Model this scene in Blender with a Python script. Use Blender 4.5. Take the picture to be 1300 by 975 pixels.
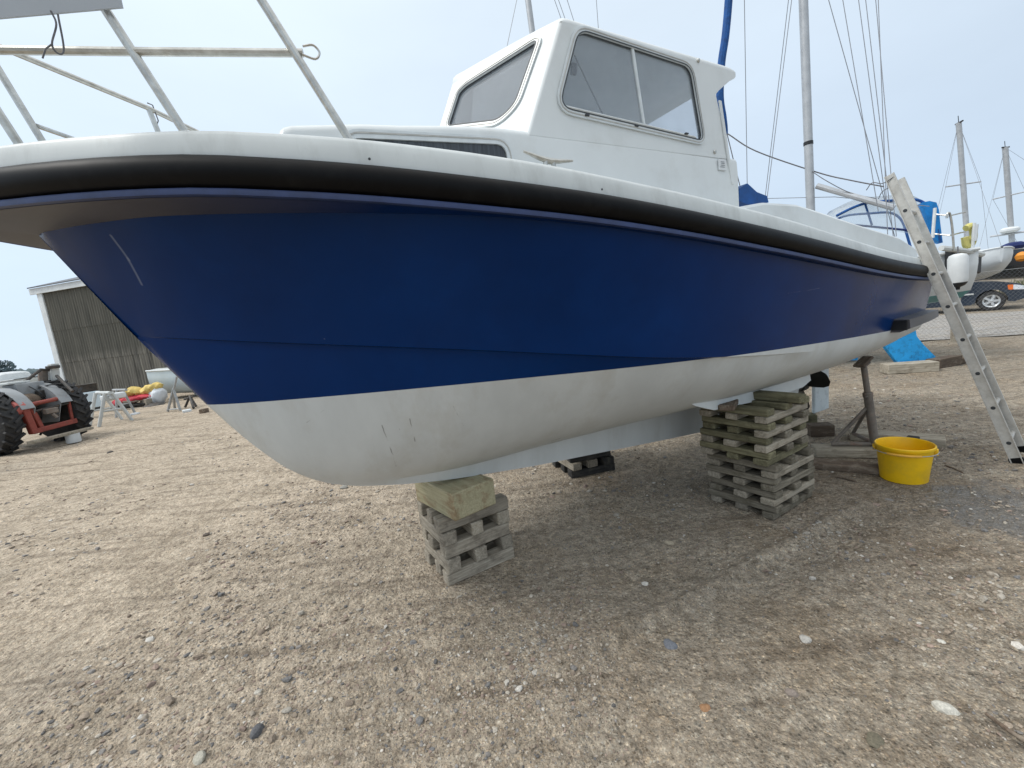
import bpy, bmesh, math, random
import numpy as np
from mathutils import Vector, Matrix, noise as mnoise

random.seed(7)
rng = np.random.default_rng(7)
scene = bpy.context.scene
for o in list(bpy.data.objects):
    bpy.data.objects.remove(o)
COL = scene.collection
R_ = math.radians

# ------------------------------------------------------------------ camera
F_PX, PITCH, ROLL, CAM_H = 545.0, R_(8.5), R_(6.3), 1.4
_F = np.array([0, math.cos(PITCH), -math.sin(PITCH)])
_U0 = np.cross(np.array([1., 0, 0]), _F)
_R = math.cos(ROLL)*np.array([1., 0, 0]) - math.sin(ROLL)*_U0
_U = math.cos(ROLL)*_U0 + math.sin(ROLL)*np.array([1., 0, 0])
_C = np.array([0, 0, CAM_H])
cam_d = bpy.data.cameras.new('camera'); cam = bpy.data.objects.new('camera', cam_d); COL.objects.link(cam)
cam.matrix_world = Matrix(((_R[0], _U[0], -_F[0], 0), (_R[1], _U[1], -_F[1], 0), (_R[2], _U[2], -_F[2], CAM_H), (0, 0, 0, 1)))
cam_d.sensor_width = 36; cam_d.lens = 36*F_PX/1300; cam_d.clip_start = 0.05; cam_d.clip_end = 9000
scene.camera = cam

# ------------------------------------------------------------------ world, sun, exposure
SUN_EL, SUN_AZ = R_(50), R_(258)           # azimuth measured from +Y clockwise
w = bpy.data.worlds.new('World'); scene.world = w; w.use_nodes = True
nt = w.node_tree; nt.nodes.clear()
def _n(tree, typ, **kw):
    n = tree.nodes.new(typ)
    for k, v in kw.items(): setattr(n, k, v)
    return n
sky = _n(nt, 'ShaderNodeTexSky', sky_type='NISHITA'); sky.sun_disc = False
sky.sun_elevation = SUN_EL; sky.sun_rotation = SUN_AZ
tc = _n(nt, 'ShaderNodeTexCoord'); sep = _n(nt, 'ShaderNodeSeparateXYZ')
nt.links.new(tc.outputs['Generated'], sep.inputs[0])
mp = _n(nt, 'ShaderNodeMapping'); mp.inputs['Scale'].default_value = (1.0, 1.0, 2.6)
nt.links.new(tc.outputs['Generated'], mp.inputs[0])
nz = _n(nt, 'ShaderNodeTexNoise'); nz.inputs['Scale'].default_value = 1.5; nz.inputs['Detail'].default_value = 6; nz.inputs['Roughness'].default_value = .52
nt.links.new(mp.outputs[0], nz.inputs['Vector'])
grad = _n(nt, 'ShaderNodeValToRGB')          # cloud deck by elevation
e = grad.color_ramp.elements
e[0].position = 0.0; e[0].color = (.50, .605, .73, 1)
e[1].position = 1.0; e[1].color = (1.40, 1.40, 1.38, 1)
x = e.new(.16); x.color = (.515, .615, .735, 1)
x = e.new(.55); x.color = (.625, .715, .80, 1)
x = e.new(.80); x.color = (1.0, 1.03, 1.05, 1)
nt.links.new(sep.outputs['Z'], grad.inputs[0])
mr = _n(nt, 'ShaderNodeMapRange'); mr.inputs['From Min'].default_value = .3; mr.inputs['From Max'].default_value = .72
mr.inputs['To Min'].default_value = .93; mr.inputs['To Max'].default_value = 1.05
nt.links.new(nz.outputs['Fac'], mr.inputs['Value'])
# brighter towards the hidden sun (behind the left), duller to the right
dr = _n(nt, 'ShaderNodeMapRange'); dr.inputs['From Min'].default_value = -.8; dr.inputs['From Max'].default_value = .8
dr.inputs['To Min'].default_value = 10.6; dr.inputs['To Max'].default_value = 8.6
nt.links.new(sep.outputs['X'], dr.inputs['Value'])
m1 = _n(nt, 'ShaderNodeMath', operation='MULTIPLY'); nt.links.new(mr.outputs[0], m1.inputs[0]); nt.links.new(dr.outputs[0], m1.inputs[1])
vm = _n(nt, 'ShaderNodeVectorMath', operation='SCALE'); nt.links.new(grad.outputs[0], vm.inputs[0]); nt.links.new(m1.outputs[0], vm.inputs['Scale'])
mx = _n(nt, 'ShaderNodeMix', data_type='RGBA'); mx.inputs[0].default_value = .9
nt.links.new(sky.outputs[0], mx.inputs[6]); nt.links.new(vm.outputs[0], mx.inputs[7])
bg = _n(nt, 'ShaderNodeBackground'); bg.inputs['Strength'].default_value = .1
out = _n(nt, 'ShaderNodeOutputWorld')
nt.links.new(mx.outputs[2], bg.inputs[0]); nt.links.new(bg.outputs[0], out.inputs[0])

sl = bpy.data.lights.new('sun', 'SUN'); sun = bpy.data.objects.new('sun', sl); COL.objects.link(sun)
sl.energy = 1.5; sl.angle = R_(14); sl.color = (1, .97, .92)
sd = Vector((math.sin(SUN_AZ)*math.cos(SUN_EL), math.cos(SUN_AZ)*math.cos(SUN_EL), math.sin(SUN_EL)))
sun.rotation_euler = sd.to_track_quat('Z', 'Y').to_euler()
vs = scene.view_settings
vs.view_transform = 'Standard'; vs.look = 'None'; vs.gamma = 1; vs.use_curve_mapping = False; vs.exposure = 0.52

# ------------------------------------------------------------------ geometry helpers
def ray(x, y): return _F + (x-650)/F_PX*_R - (y-487.5)/F_PX*_U
def G(x, y, z=0.0):
    d = ray(x, y); return _C + d*((z-CAM_H)/d[2])
def at(x, y, Y):
    d = ray(x, y); return _C + d*(Y/d[1])
def onplane(x, y, P, N):
    d = ray(x, y); P = np.array(P); return _C + d*(np.dot(P-_C, N)/np.dot(d, N))
def depth(x, y, D):                       # point at distance D along the optical axis
    return _C + ray(x, y)*D

def lin(r, g, b):
    f = lambda c: (c/255/12.92) if c/255 <= .04045 else ((c/255+.055)/1.055)**2.4
    return (f(r), f(g), f(b), 1)

def unit(v): v = np.array(v, float); return v/np.linalg.norm(v)
def curve(xs, ys):
    """smooth (Catmull-Rom) interpolation through samples"""
    xs = np.array(xs, float); ys = np.array(ys, float)
    m = np.gradient(ys, xs)
    d = np.diff(ys)/np.diff(xs)
    for i in range(len(d)):                      # limit overshoot
        if d[i] == 0: m[i] = m[i+1] = 0
    def f(x):
        x = min(max(x, xs[0]), xs[-1]); i = min(max(int(np.searchsorted(xs, x))-1, 0), len(xs)-2)
        h = xs[i+1]-xs[i]; t = (x-xs[i])/h
        return (2*t**3-3*t**2+1)*ys[i]+(t**3-2*t**2+t)*h*m[i]+(-2*t**3+3*t**2)*ys[i+1]+(t**3-t**2)*h*m[i+1]
    return f

class MB:
    def __init__(s): s.v = []; s.f = []
    def add(s, vs, fs):
        b = len(s.v); s.v += [tuple(map(float, p)) for p in vs]; s.f += [tuple(b+i for i in f) for f in fs]; return s
    def obox(s, c, ax, ay, az, hx, hy, hz, bev=0.0, seg=1):
        c = np.array(c, float); ax, ay, az = unit(ax), unit(ay), unit(az)
        bm = bmesh.new(); bmesh.ops.create_cube(bm, size=2)
        for v in bm.verts: v.co = Vector((v.co.x*hx, v.co.y*hy, v.co.z*hz))
        if bev > 0: bmesh.ops.bevel(bm, geom=bm.edges[:], offset=min(bev, .45*2*min(hx, hy, hz)), segments=seg, affect='EDGES', profile=.6)
        bm.verts.index_update()
        s.add([c+ax*v.co.x+ay*v.co.y+az*v.co.z for v in bm.verts], [[v.index for v in f.verts] for f in bm.faces]); bm.free(); return s
    def box(s, c, sx, sy, sz, rz=0, bev=0.0, seg=1):
        return s.obox(c, (math.cos(rz), math.sin(rz), 0), (-math.sin(rz), math.cos(rz), 0), (0, 0, 1), sx/2, sy/2, sz/2, bev, seg)
    def tube(s, pts, r, n=8, caps=True, closed=False):
        pts = [np.array(p, float) for p in pts]; m = len(pts)
        rs = [r]*m if np.isscalar(r) else list(r)
        tang = []
        for i in range(m):
            if closed: t = pts[(i+1) % m]-pts[i-1]
            else: t = pts[min(i+1, m-1)]-pts[max(i-1, 0)]
            tang.append(unit(t))
        up = np.array([0, 0, 1.]) if abs(tang[0][2]) < .9 else np.array([1., 0, 0])
        vs = []; a = unit(np.cross(tang[0], up))
        for i in range(m):
            a = unit(a-tang[i]*np.dot(a, tang[i])); b = np.cross(tang[i], a)
            for k in range(n):
                q = 2*math.pi*k/n; vs.append(pts[i]+rs[i]*(math.cos(q)*a+math.sin(q)*b))
        fs = []
        for i in range(m if closed else m-1):
            j = (i+1) % m
            for k in range(n):
                k2 = (k+1) % n; fs.append((i*n+k, i*n+k2, j*n+k2, j*n+k))
        if caps and not closed: fs += [tuple(range(n))[::-1], tuple((m-1)*n+k for k in range(n))]
        return s.add(vs, fs)
    def lathe(s, c, ax, prof, n=24, sx=1, sy=1, ref=None):
        c = np.array(c, float); ax = unit(ax)
        a = np.array(ref, float) if ref is not None else (np.array([1., 0, 0]) if abs(ax[0]) < .9 else np.array([0, 1., 0]))
        a = unit(a-ax*np.dot(a, ax)); b = np.cross(ax, a); vs = []; fs = []
        for (r, h) in prof:
            for k in range(n):
                q = 2*math.pi*k/n; vs.append(c+ax*h+r*(sx*math.cos(q)*a+sy*math.sin(q)*b))
        for i in range(len(prof)-1):
            for k in range(n):
                k2 = (k+1) % n; fs.append((i*n+k, i*n+k2, (i+1)*n+k2, (i+1)*n+k))
        if prof[0][0] > 1e-6: fs.append(tuple(range(n))[::-1])
        if prof[-1][0] > 1e-6: fs.append(tuple((len(prof)-1)*n+k for k in range(n)))
        return s.add(vs, fs)
    def prism(s, poly, off):
        n = len(poly); off = np.array(off, float)
        vs = [np.array(p, float) for p in poly]+[np.array(p, float)+off for p in poly]
        return s.add(vs, [tuple(range(n))[::-1], tuple(range(n, 2*n))]+[(i, (i+1) % n, n+(i+1) % n, n+i) for i in range(n)])
    def loft(s, rings, closed=True, caps=False):
        n = len(rings[0]); vs = [p for r in rings for p in r]; fs = []
        for i in range(len(rings)-1):
            for k in range(n if closed else n-1):
                k2 = (k+1) % n; fs.append((i*n+k, i*n+k2, (i+1)*n+k2, (i+1)*n+k))
        if caps: fs += [tuple(range(n))[::-1], tuple((len(rings)-1)*n+k for k in range(n))]
        return s.add(vs, fs)
    def plate(s, outer, holes, fn, thick):
        """flat plate with holes: 2D loops, fn(a,b) -> 3D point, thick = 3D offset to the back face"""
        bm = bmesh.new(); loops = []
        for lp in [outer]+holes:
            vv = [bm.verts.new((p[0], p[1], 0)) for p in lp]
            loops.append(vv)
            for i in range(len(vv)): bm.edges.new((vv[i], vv[(i+1) % len(vv)]))
        bmesh.ops.triangle_fill(bm, use_beauty=True, use_dissolve=False, edges=bm.edges[:])
        bm.verts.index_update()
        fr = [fn(v.co.x, v.co.y) for v in bm.verts]; n = len(fr); th = np.array(thick, float)
        fs = [[v.index for v in f.verts] for f in bm.faces]
        sid = []
        for vv in loops:
            ids = [v.index for v in vv]
            sid += [(ids[i], ids[(i+1) % len(ids)], n+ids[(i+1) % len(ids)], n+ids[i]) for i in range(len(ids))]
        s.add(fr+[p+th for p in fr], fs+[[n+i for i in f][::-1] for f in fs]+sid); bm.free(); return s
    def build(s, name, mat, parent=None, smooth=True, angle=35, fix=True):
        me = bpy.data.meshes.new(name); me.from_pydata(s.v, [], s.f); me.update()
        if fix:
            bm = bmesh.new(); bm.from_mesh(me); bmesh.ops.recalc_face_normals(bm, faces=bm.faces[:]); bm.to_mesh(me); bm.free()
        return link(name, me, mat, parent, smooth, angle)

def link(name, me, mat, parent=None, smooth=True, angle=35):
    me.materials.clear(); me.materials.append(mat)
    me.polygons.foreach_set('use_smooth', [smooth]*len(me.polygons))
    if smooth: me.set_sharp_from_angle(angle=R_(angle))
    o = bpy.data.objects.new(name, me); COL.objects.link(o)
    if parent is not None:
        o.parent = parent
        o.matrix_parent_inverse = wm(parent).inverted()
    return o
def wm(o):
    m = o.matrix_basis.copy()
    return (wm(o.parent) @ o.matrix_parent_inverse @ m) if o.parent else m
def tag(o, label, cat, group=None):
    o['label'] = label; o['category'] = cat
    if group: o['group'] = group
    return o
def thing(name, loc, label, cat, group=None, rz=0):
    o = bpy.data.objects.new(name, None); COL.objects.link(o); o.empty_display_size = .1
    o.location = tuple(map(float, loc)); o.rotation_euler.z = rz
    return tag(o, label, cat, group)
def board(name, m, parent, c, ax, ay, az, l, wd, th, bev=.004, label=None):
    """a sawn board in its own frame, X along the grain, corners worn a little unevenly"""
    ax = unit(ax); az = unit(np.array(az, float)-ax*np.dot(ax, az)); ay = np.cross(az, ax)
    q = MB(); q.obox((0, 0, 0), (1, 0, 0), (0, 1, 0), (0, 0, 1), l/2, wd/2, th/2, bev, 1)
    q.v = [(x, y+.0016*mnoise.noise(Vector((x*9+c[0]*31, y*40, z*40))), z+.0016*mnoise.noise(Vector((x*9, y*40+c[1]*31, z*40)))) for x, y, z in q.v]
    me_o = q.build(name, m, None); mw = Matrix(((ax[0], ay[0], az[0], c[0]), (ax[1], ay[1], az[1], c[1]), (ax[2], ay[2], az[2], c[2]), (0, 0, 0, 1)))
    me_o.matrix_basis = mw
    if parent is not None: me_o.parent = parent; me_o.matrix_parent_inverse = wm(parent).inverted()
    if label: me_o['label'] = label
    return me_o
def spl(pts, n=6):
    pts = [np.array(p, float) for p in pts]; P_ = [2*pts[0]-pts[1]]+pts+[2*pts[-1]-pts[-2]]; r = []
    for i in range(1, len(P_)-2):
        a, b, c, d = P_[i-1:i+3]
        for j in range(n):
            t = j/n; r.append(.5*(2*b+(c-a)*t+(2*a-5*b+4*c-d)*t*t+(3*b-a-3*c+d)*t**3))
    return r+[pts[-1]]
def struct(o): o['kind'] = 'structure'; return o
def stuff(o): o['kind'] = 'stuff'; return o
def copy_tree(o, parent=None):
    c = o.copy(); COL.objects.link(c)
    if parent is not None: c.parent = parent
    for ch in list(o.children): copy_tree(ch, c)
    return c

# ------------------------------------------------------------------ materials
def mat(name, col, rough=.6, metal=0.0, var=.12, vscale=6.0, bump=0.0, bscale=40.0, spec=.5, col2=None, coat=0.0, stretch=None, dirt=None):
    """Principled with large and small noise in colour, optional bump; col2 = colour the noise drifts to"""
    m = bpy.data.materials.new(name); m.use_nodes = True; t = m.node_tree; b = t.nodes['Principled BSDF']
    b.inputs['Roughness'].default_value = rough; b.inputs['Metallic'].default_value = metal
    b.inputs['Specular IOR Level'].default_value = spec; b.inputs['Coat Weight'].default_value = coat
    tcn = _n(t, 'ShaderNodeTexCoord'); src = tcn.outputs['Object']
    if stretch:
        mpn = _n(t, 'ShaderNodeMapping'); mpn.inputs['Scale'].default_value = stretch; t.links.new(src, mpn.inputs[0]); src = mpn.outputs[0]
    n1 = _n(t, 'ShaderNodeTexNoise'); n1.inputs['Scale'].default_value = vscale; n1.inputs['Detail'].default_value = 7; n1.inputs['Roughness'].default_value = .62
    t.links.new(src, n1.inputs['Vector'])
    ramp = _n(t, 'ShaderNodeMapRange'); ramp.inputs['From Min'].default_value = .33; ramp.inputs['From Max'].default_value = .67
    t.links.new(n1.outputs['Fac'], ramp.inputs['Value'])
    mixn = _n(t, 'ShaderNodeMix', data_type='RGBA'); t.links.new(ramp.outputs[0], mixn.inputs[0])
    c = np.array(col[:3]); c2 = np.array(col2[:3]) if col2 is not None else np.clip(c*(1+var), 0, 1)
    if col2 is None: c = c*(1-var)
    mixn.inputs[6].default_value = (*c, 1); mixn.inputs[7].default_value = (*c2, 1)
    res = mixn.outputs[2]
    if dirt:                                   # (colour, scale, amount)
        n2 = _n(t, 'ShaderNodeTexNoise'); n2.inputs['Scale'].default_value = dirt[1]; n2.inputs['Detail'].default_value = 9; n2.inputs['Roughness'].default_value = .7
        t.links.new(src, n2.inputs['Vector'])
        r2 = _n(t, 'ShaderNodeMapRange'); r2.inputs['From Min'].default_value = .5; r2.inputs['From Max'].default_value = .72; r2.inputs['To Max'].default_value = dirt[2]
        t.links.new(n2.outputs['Fac'], r2.inputs['Value'])
        mx2 = _n(t, 'ShaderNodeMix', data_type='RGBA'); t.links.new(r2.outputs[0], mx2.inputs[0]); t.links.new(res, mx2.inputs[6])
        mx2.inputs[7].default_value = (*dirt[0][:3], 1); res = mx2.outputs[2]
    t.links.new(res, b.inputs['Base Color'])
    rr = _n(t, 'ShaderNodeMapRange'); rr.inputs['To Min'].default_value = max(rough-.08, .02); rr.inputs['To Max'].default_value = min(rough+.1, 1)
    t.links.new(n1.outputs['Fac'], rr.inputs['Value']); t.links.new(rr.outputs[0], b.inputs['Roughness'])
    if bump > 0:
        nb = _n(t, 'ShaderNodeTexNoise'); nb.inputs['Scale'].default_value = bscale; nb.inputs['Detail'].default_value = 6
        t.links.new(src, nb.inputs['Vector'])
        bp = _n(t, 'ShaderNodeBump'); bp.inputs['Strength'].default_value = bump; bp.inputs['Distance'].default_value = .01
        t.links.new(nb.outputs['Fac'], bp.inputs['Height']); t.links.new(bp.outputs[0], b.inputs['Normal'])
    return m
def glass(name, tint=(.75, .79, .82), haze=.25, hcol=(.5, .53, .56), rough=.02):
    """tinted pane: see-through, a mirror at grazing angles, with a pale diffuse film added to lighten it"""
    m = bpy.data.materials.new(name); m.use_nodes = True; t = m.node_tree; t.nodes.clear(); L = t.links.new
    o = _n(t, 'ShaderNodeOutputMaterial'); tr = _n(t, 'ShaderNodeBsdfTransparent'); tr.inputs[0].default_value = (*tint, 1)
    gl = _n(t, 'ShaderNodeBsdfGlossy'); gl.inputs['Roughness'].default_value = rough
    df = _n(t, 'ShaderNodeBsdfDiffuse'); df.inputs[0].default_value = (*hcol, 1)
    tl = _n(t, 'ShaderNodeBsdfTranslucent'); tl.inputs[0].default_value = (*hcol, 1)
    m0 = _n(t, 'ShaderNodeMixShader'); m0.inputs[0].default_value = .5; L(df.outputs[0], m0.inputs[1]); L(tl.outputs[0], m0.inputs[2])
    tcn = _n(t, 'ShaderNodeTexCoord'); nn_ = _n(t, 'ShaderNodeTexNoise'); nn_.inputs['Scale'].default_value = 5; nn_.inputs['Detail'].default_value = 5; L(tcn.outputs['Object'], nn_.inputs['Vector'])
    hz = _n(t, 'ShaderNodeMapRange'); hz.inputs['From Min'].default_value = .3; hz.inputs['From Max'].default_value = .7; hz.inputs['To Min'].default_value = haze*.8; hz.inputs['To Max'].default_value = haze*1.2; L(nn_.outputs['Fac'], hz.inputs['Value'])
    m1_ = _n(t, 'ShaderNodeMixShader'); L(hz.outputs[0], m1_.inputs[0]); L(tr.outputs[0], m1_.inputs[1]); L(m0.outputs[0], m1_.inputs[2])
    lw = _n(t, 'ShaderNodeLayerWeight'); pw = _n(t, 'ShaderNodeMath', operation='POWER'); pw.inputs[1].default_value = 4.5; L(lw.outputs['Facing'], pw.inputs[0])
    ma = _n(t, 'ShaderNodeMath', operation='MULTIPLY_ADD'); ma.inputs[1].default_value = .9; ma.inputs[2].default_value = .05; L(pw.outputs[0], ma.inputs[0])
    mxs = _n(t, 'ShaderNodeMixShader'); L(ma.outputs[0], mxs.inputs[0]); L(m1_.outputs[0], mxs.inputs[1]); L(gl.outputs[0], mxs.inputs[2])
    L(mxs.outputs[0], o.inputs[0]); return m

def scratches(m, segs, col):
    """thin marks along 3D segments (a, b, half width) worn into a paint"""
    t = m.node_tree; bs = t.nodes['Principled BSDF']; L = t.links.new; src = bs.inputs['Base Color'].links[0].from_socket
    co = _n(t, 'ShaderNodeTexCoord').outputs['Object']; nz_ = _n(t, 'ShaderNodeTexNoise'); nz_.inputs['Scale'].default_value = 14; nz_.inputs['Detail'].default_value = 4; L(co, nz_.inputs['Vector'])
    wob = _n(t, 'ShaderNodeVectorMath', operation='SCALE'); sb = _n(t, 'ShaderNodeVectorMath', operation='SUBTRACT'); sb.inputs[1].default_value = (.5, .5, .5); L(nz_.outputs['Color'], sb.inputs[0]); L(sb.outputs[0], wob.inputs[0]); wob.inputs['Scale'].default_value = .014
    pos = _n(t, 'ShaderNodeVectorMath', operation='ADD'); L(co, pos.inputs[0]); L(wob.outputs[0], pos.inputs[1])
    for a, b_, w_, amt in segs:
        d = np.array(b_)-np.array(a); l2 = float(d @ d)
        s1 = _n(t, 'ShaderNodeVectorMath', operation='SUBTRACT'); L((co if w_ > .004 else pos.outputs[0]), s1.inputs[0]); s1.inputs[1].default_value = tuple(map(float, a))
        dt = _n(t, 'ShaderNodeVectorMath', operation='DOT_PRODUCT'); L(s1.outputs[0], dt.inputs[0]); dt.inputs[1].default_value = tuple(map(float, d/l2))
        cl = _n(t, 'ShaderNodeClamp'); L(dt.outputs['Value'], cl.inputs[0])
        pr = _n(t, 'ShaderNodeVectorMath', operation='SCALE'); pr.inputs[0].default_value = tuple(map(float, d)); L(cl.outputs[0], pr.inputs['Scale'])
        ds = _n(t, 'ShaderNodeVectorMath', operation='DISTANCE'); L(s1.outputs[0], ds.inputs[0]); L(pr.outputs[0], ds.inputs[1])
        mr_ = _n(t, 'ShaderNodeMapRange'); mr_.inputs['From Min'].default_value = w_*.35; mr_.inputs['From Max'].default_value = w_; mr_.inputs['To Min'].default_value = amt; mr_.inputs['To Max'].default_value = 0; L(ds.outputs['Value'], mr_.inputs['Value'])
        mx_ = _n(t, 'ShaderNodeMix', data_type='RGBA'); L(mr_.outputs[0], mx_.inputs[0]); L(src, mx_.inputs[6]); mx_.inputs[7].default_value = (*col[:3], 1); src = mx_.outputs[2]
    L(src, bs.inputs['Base Color'])

def wood(name, col, dark, rough=.85, bump=.5, stain=None):
    """sawn timber: grain runs along the board's own X, every board differs"""
    m = bpy.data.materials.new(name); m.use_nodes = True; t = m.node_tree; bs = t.nodes['Principled BSDF']; L = t.links.new
    bs.inputs['Roughness'].default_value = rough; bs.inputs['Specular IOR Level'].default_value = .25
    co = _n(t, 'ShaderNodeTexCoord').outputs['Object']; oi = _n(t, 'ShaderNodeObjectInfo'); of = _n(t, 'ShaderNodeVectorMath', operation='SCALE'); of.inputs[0].default_value = (37, 53, 71); L(oi.outputs['Random'], of.inputs['Scale'])
    ad = _n(t, 'ShaderNodeVectorMath', operation='ADD'); L(co, ad.inputs[0]); L(of.outputs[0], ad.inputs[1])
    def ns(sc, stretch, det=6, ro=.65):
        mp_ = _n(t, 'ShaderNodeMapping'); mp_.inputs['Scale'].default_value = stretch; L(ad.outputs[0], mp_.inputs[0]); n = _n(t, 'ShaderNodeTexNoise'); n.inputs['Scale'].default_value = sc; n.inputs['Detail'].default_value = det; n.inputs['Roughness'].default_value = ro; n.inputs['Distortion'].default_value = .4; L(mp_.outputs[0], n.inputs['Vector']); return n.outputs['Fac']
    def mrg(v, a, b_, c=0, d=1):
        n = _n(t, 'ShaderNodeMapRange'); n.inputs['From Min'].default_value = a; n.inputs['From Max'].default_value = b_; n.inputs['To Min'].default_value = c; n.inputs['To Max'].default_value = d; L(v, n.inputs['Value']); return n.outputs[0]
    def mxc(f, a, b_, bl='MIX'):
        n = _n(t, 'ShaderNodeMix', data_type='RGBA', blend_type=bl); L(f, n.inputs[0]) if not isinstance(f, float) else setattr(n.inputs[0], 'default_value', f)
        for s_, i in ((a, 6), (b_, 7)):
            if isinstance(s_, tuple): n.inputs[i].default_value = (*s_[:3], 1)
            else: L(s_, n.inputs[i])
        return n.outputs[2]
    grain = ns(9, (.5, 9, 9), 8, .7); coarse = ns(4, (1.2, 3, 3)); blot = ns(9, (1, 1.6, 1.6), 8, .7)
    c = mxc(mrg(grain, .34, .66), dark, col); c = mxc(mrg(coarse, .45, .7, 0, .5), c, dark)
    if stain: c = mxc(mrg(blot, .5, .66, 0, .75), c, stain)
    v = _n(t, 'ShaderNodeVectorMath', operation='SCALE'); L(c, v.inputs[0]); L(mrg(oi.outputs['Random'], 0, 1, .78, 1.16), v.inputs['Scale']); L(v.outputs[0], bs.inputs['Base Color'])
    bp = _n(t, 'ShaderNodeBump'); bp.inputs['Strength'].default_value = bump; bp.inputs['Distance'].default_value = .006; L(grain, bp.inputs['Height']); L(bp.outputs[0], bs.inputs['Normal']); return m
M = {}
M['gelcoat'] = mat('white_gelcoat', (.66, .69, .69), .38, var=.05, vscale=1.6, dirt=((.46, .46, .43), 3.5, .35))
M['gelcoat_worn'] = mat('worn_white_gelcoat', (.60, .63, .62), .45, var=.07, vscale=2.2, dirt=((.34, .35, .33), 5, .45), stretch=(1.6, 1.6, .55))
M['blue_hull'] = mat('navy_hull_paint', (.0002, .0240, .116), .2, var=.14, vscale=1.7, spec=.13, dirt=((.0010, .036, .165), 2.4, .5), bump=.05, bscale=2.2)  # dirt slot holds a lighter blue mottle painting the uneven sheen
M['bottom_paint'] = mat('white_bottom_paint', (.60, .625, .62), .5, var=.07, vscale=1.6, spec=.35, dirt=((.43, .415, .36), 1.5, .5), stretch=(2.4, 2.4, .5))
M['lip'] = mat('faded_blue_lip', (.028, .048, .135), .5, var=.25, vscale=9)
M['flange'] = mat('taupe_flange', (.078, .075, .082), .45, var=.2, vscale=2.5)
M['rubber'] = mat('black_rubber', (.003, .003, .0035), .5, var=.35, vscale=7, spec=.14, dirt=((.016, .016, .016), 12, .35))
M['steel'] = mat('stainless_tube', (.50, .50, .47), .33, metal=.85, var=.18, vscale=25, dirt=((.30, .27, .22), 40, .5))
M['alu'] = mat('aluminium', (.46, .45, .42), .52, metal=.35, var=.14, vscale=14, dirt=((.28, .26, .22), 22, .5))
M['alu_frame'] = mat('anodised_window_frame', (.62, .65, .65), .4, metal=.25, var=.08, vscale=20)
M['gasket'] = mat('dark_gasket', (.03, .035, .04), .5, var=.3)
M['glass'] = glass('clear_window_glass', (.90, .92, .94), .27, (.56, .60, .64))
M['glass_dark'] = mat('dark_cabin_glass', (.045, .052, .06), .08, var=.5, vscale=9, stretch=(14, 14, .6))
M['ceiling'] = mat('headlining', (.74, .76, .77), .8, var=.06)
M['dark'] = mat('dark_plastic', (.012, .013, .015), .4, var=.2)
M['bronze'] = mat('fouled_propeller', (.010, .011, .010), .5, var=.4, vscale=15)
M['prop'] = M['bronze']
M['rudder'] = mat('pale_rudder_paint', (.62, .68, .70), .55, var=.08, vscale=5, dirt=((.30, .34, .36), 14, .6))
M['timber_new'] = wood('fresh_sawn_timber', (.42, .375, .25), (.27, .25, .155), .8, .4, (.19, .115, .06))
M['timber_grey'] = wood('weathered_grey_timber', (.44, .395, .32), (.205, .178, .14), .9, .6, (.13, .11, .085))
M['timber_mid'] = wood('old_brown_grey_timber', (.285, .255, .20), (.115, .10, .075), .9, .6, (.08, .07, .045))
M['timber_pale'] = wood('pale_dusty_timber', (.47, .42, .34), (.24, .21, .16), .9, .5, (.15, .125, .09))
M['timber_green'] = wood('algae_timber', (.27, .25, .155), (.11, .10, .06), .9, .6, (.07, .065, .04))
M['timber_brown'] = wood('damp_brown_timber', (.18, .135, .10), (.075, .055, .04), .85, .5, (.28, .24, .19))
M['timber_dark'] = wood('blackish_timber', (.055, .052, .048), (.02, .02, .02), .85, .5, (.10, .09, .075))
M['yellow'] = mat('yellow_plastic', (.86, .52, .004), .42, var=.05, vscale=5, dirt=((.45, .29, .05), 6, .4))
M['grip'] = mat('bucket_handle_grip', (.70, .38, .05), .5, var=.15, vscale=30)
M['rust_steel'] = mat('rusty_grey_steel', (.19, .165, .14), .7, metal=.2, var=.3, vscale=18, dirt=((.16, .065, .03), 9, .8))
M['mesh_wire'] = mat('dull_fence_wire', (.17, .175, .18), .6, metal=.3, var=.15, vscale=8)
M['galv'] = mat('galvanised_steel', (.36, .37, .37), .55, metal=.5, var=.2, vscale=20)
M['cyan'] = mat('bright_blue_antifoul', (.012, .33, .72), .6, var=.12, vscale=6, dirt=((.006, .11, .26), 16, .9))
M['canvas_blue'] = mat('royal_blue_canvas', (.010, .075, .26), .8, var=.3, vscale=12, bump=.3, bscale=30)
M['canvas_bright'] = mat('bright_blue_canvas', (.006, .22, .60), .75, var=.2, vscale=8, bump=.3, bscale=20)
M['navy'] = mat('dark_navy_canvas', (.008, .022, .12), .75, var=.3, vscale=9)
M['clear'] = glass('clear_vinyl', (.9, .92, .93), .25, (.6, .66, .7), .15)
M['teal'] = mat('teal_hull', (.02, .27, .32), .35, var=.15, vscale=3)
M['fender'] = mat('white_vinyl_fender', (.62, .64, .64), .4, var=.08, vscale=6)
M['white'] = mat('white_paint', (.62, .65, .66), .5, var=.1, vscale=3)
M['offwhite'] = mat('offwhite_paint', (.52, .54, .53), .55, var=.12, vscale=3)
M['mast'] = mat('mast_aluminium', (.42, .44, .46), .45, metal=.3, var=.12, vscale=6)
M['wire'] = mat('rigging_wire', (.20, .21, .23), .5, metal=.3, var=.1)
M['rope'] = mat('grey_rope', (.13, .13, .14), .8, var=.3, vscale=60)
M['car'] = mat('dark_navy_car_paint', (.018, .028, .045), .2, var=.1, spec=.5, coat=.25)
M['tyre'] = mat('tyre_rubber', (.022, .022, .023), .75, var=.3, vscale=14, dirt=((.10, .09, .075), 9, .6))
M['rim'] = mat('silver_wheel', (.55, .57, .58), .35, metal=.5, var=.1)
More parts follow.
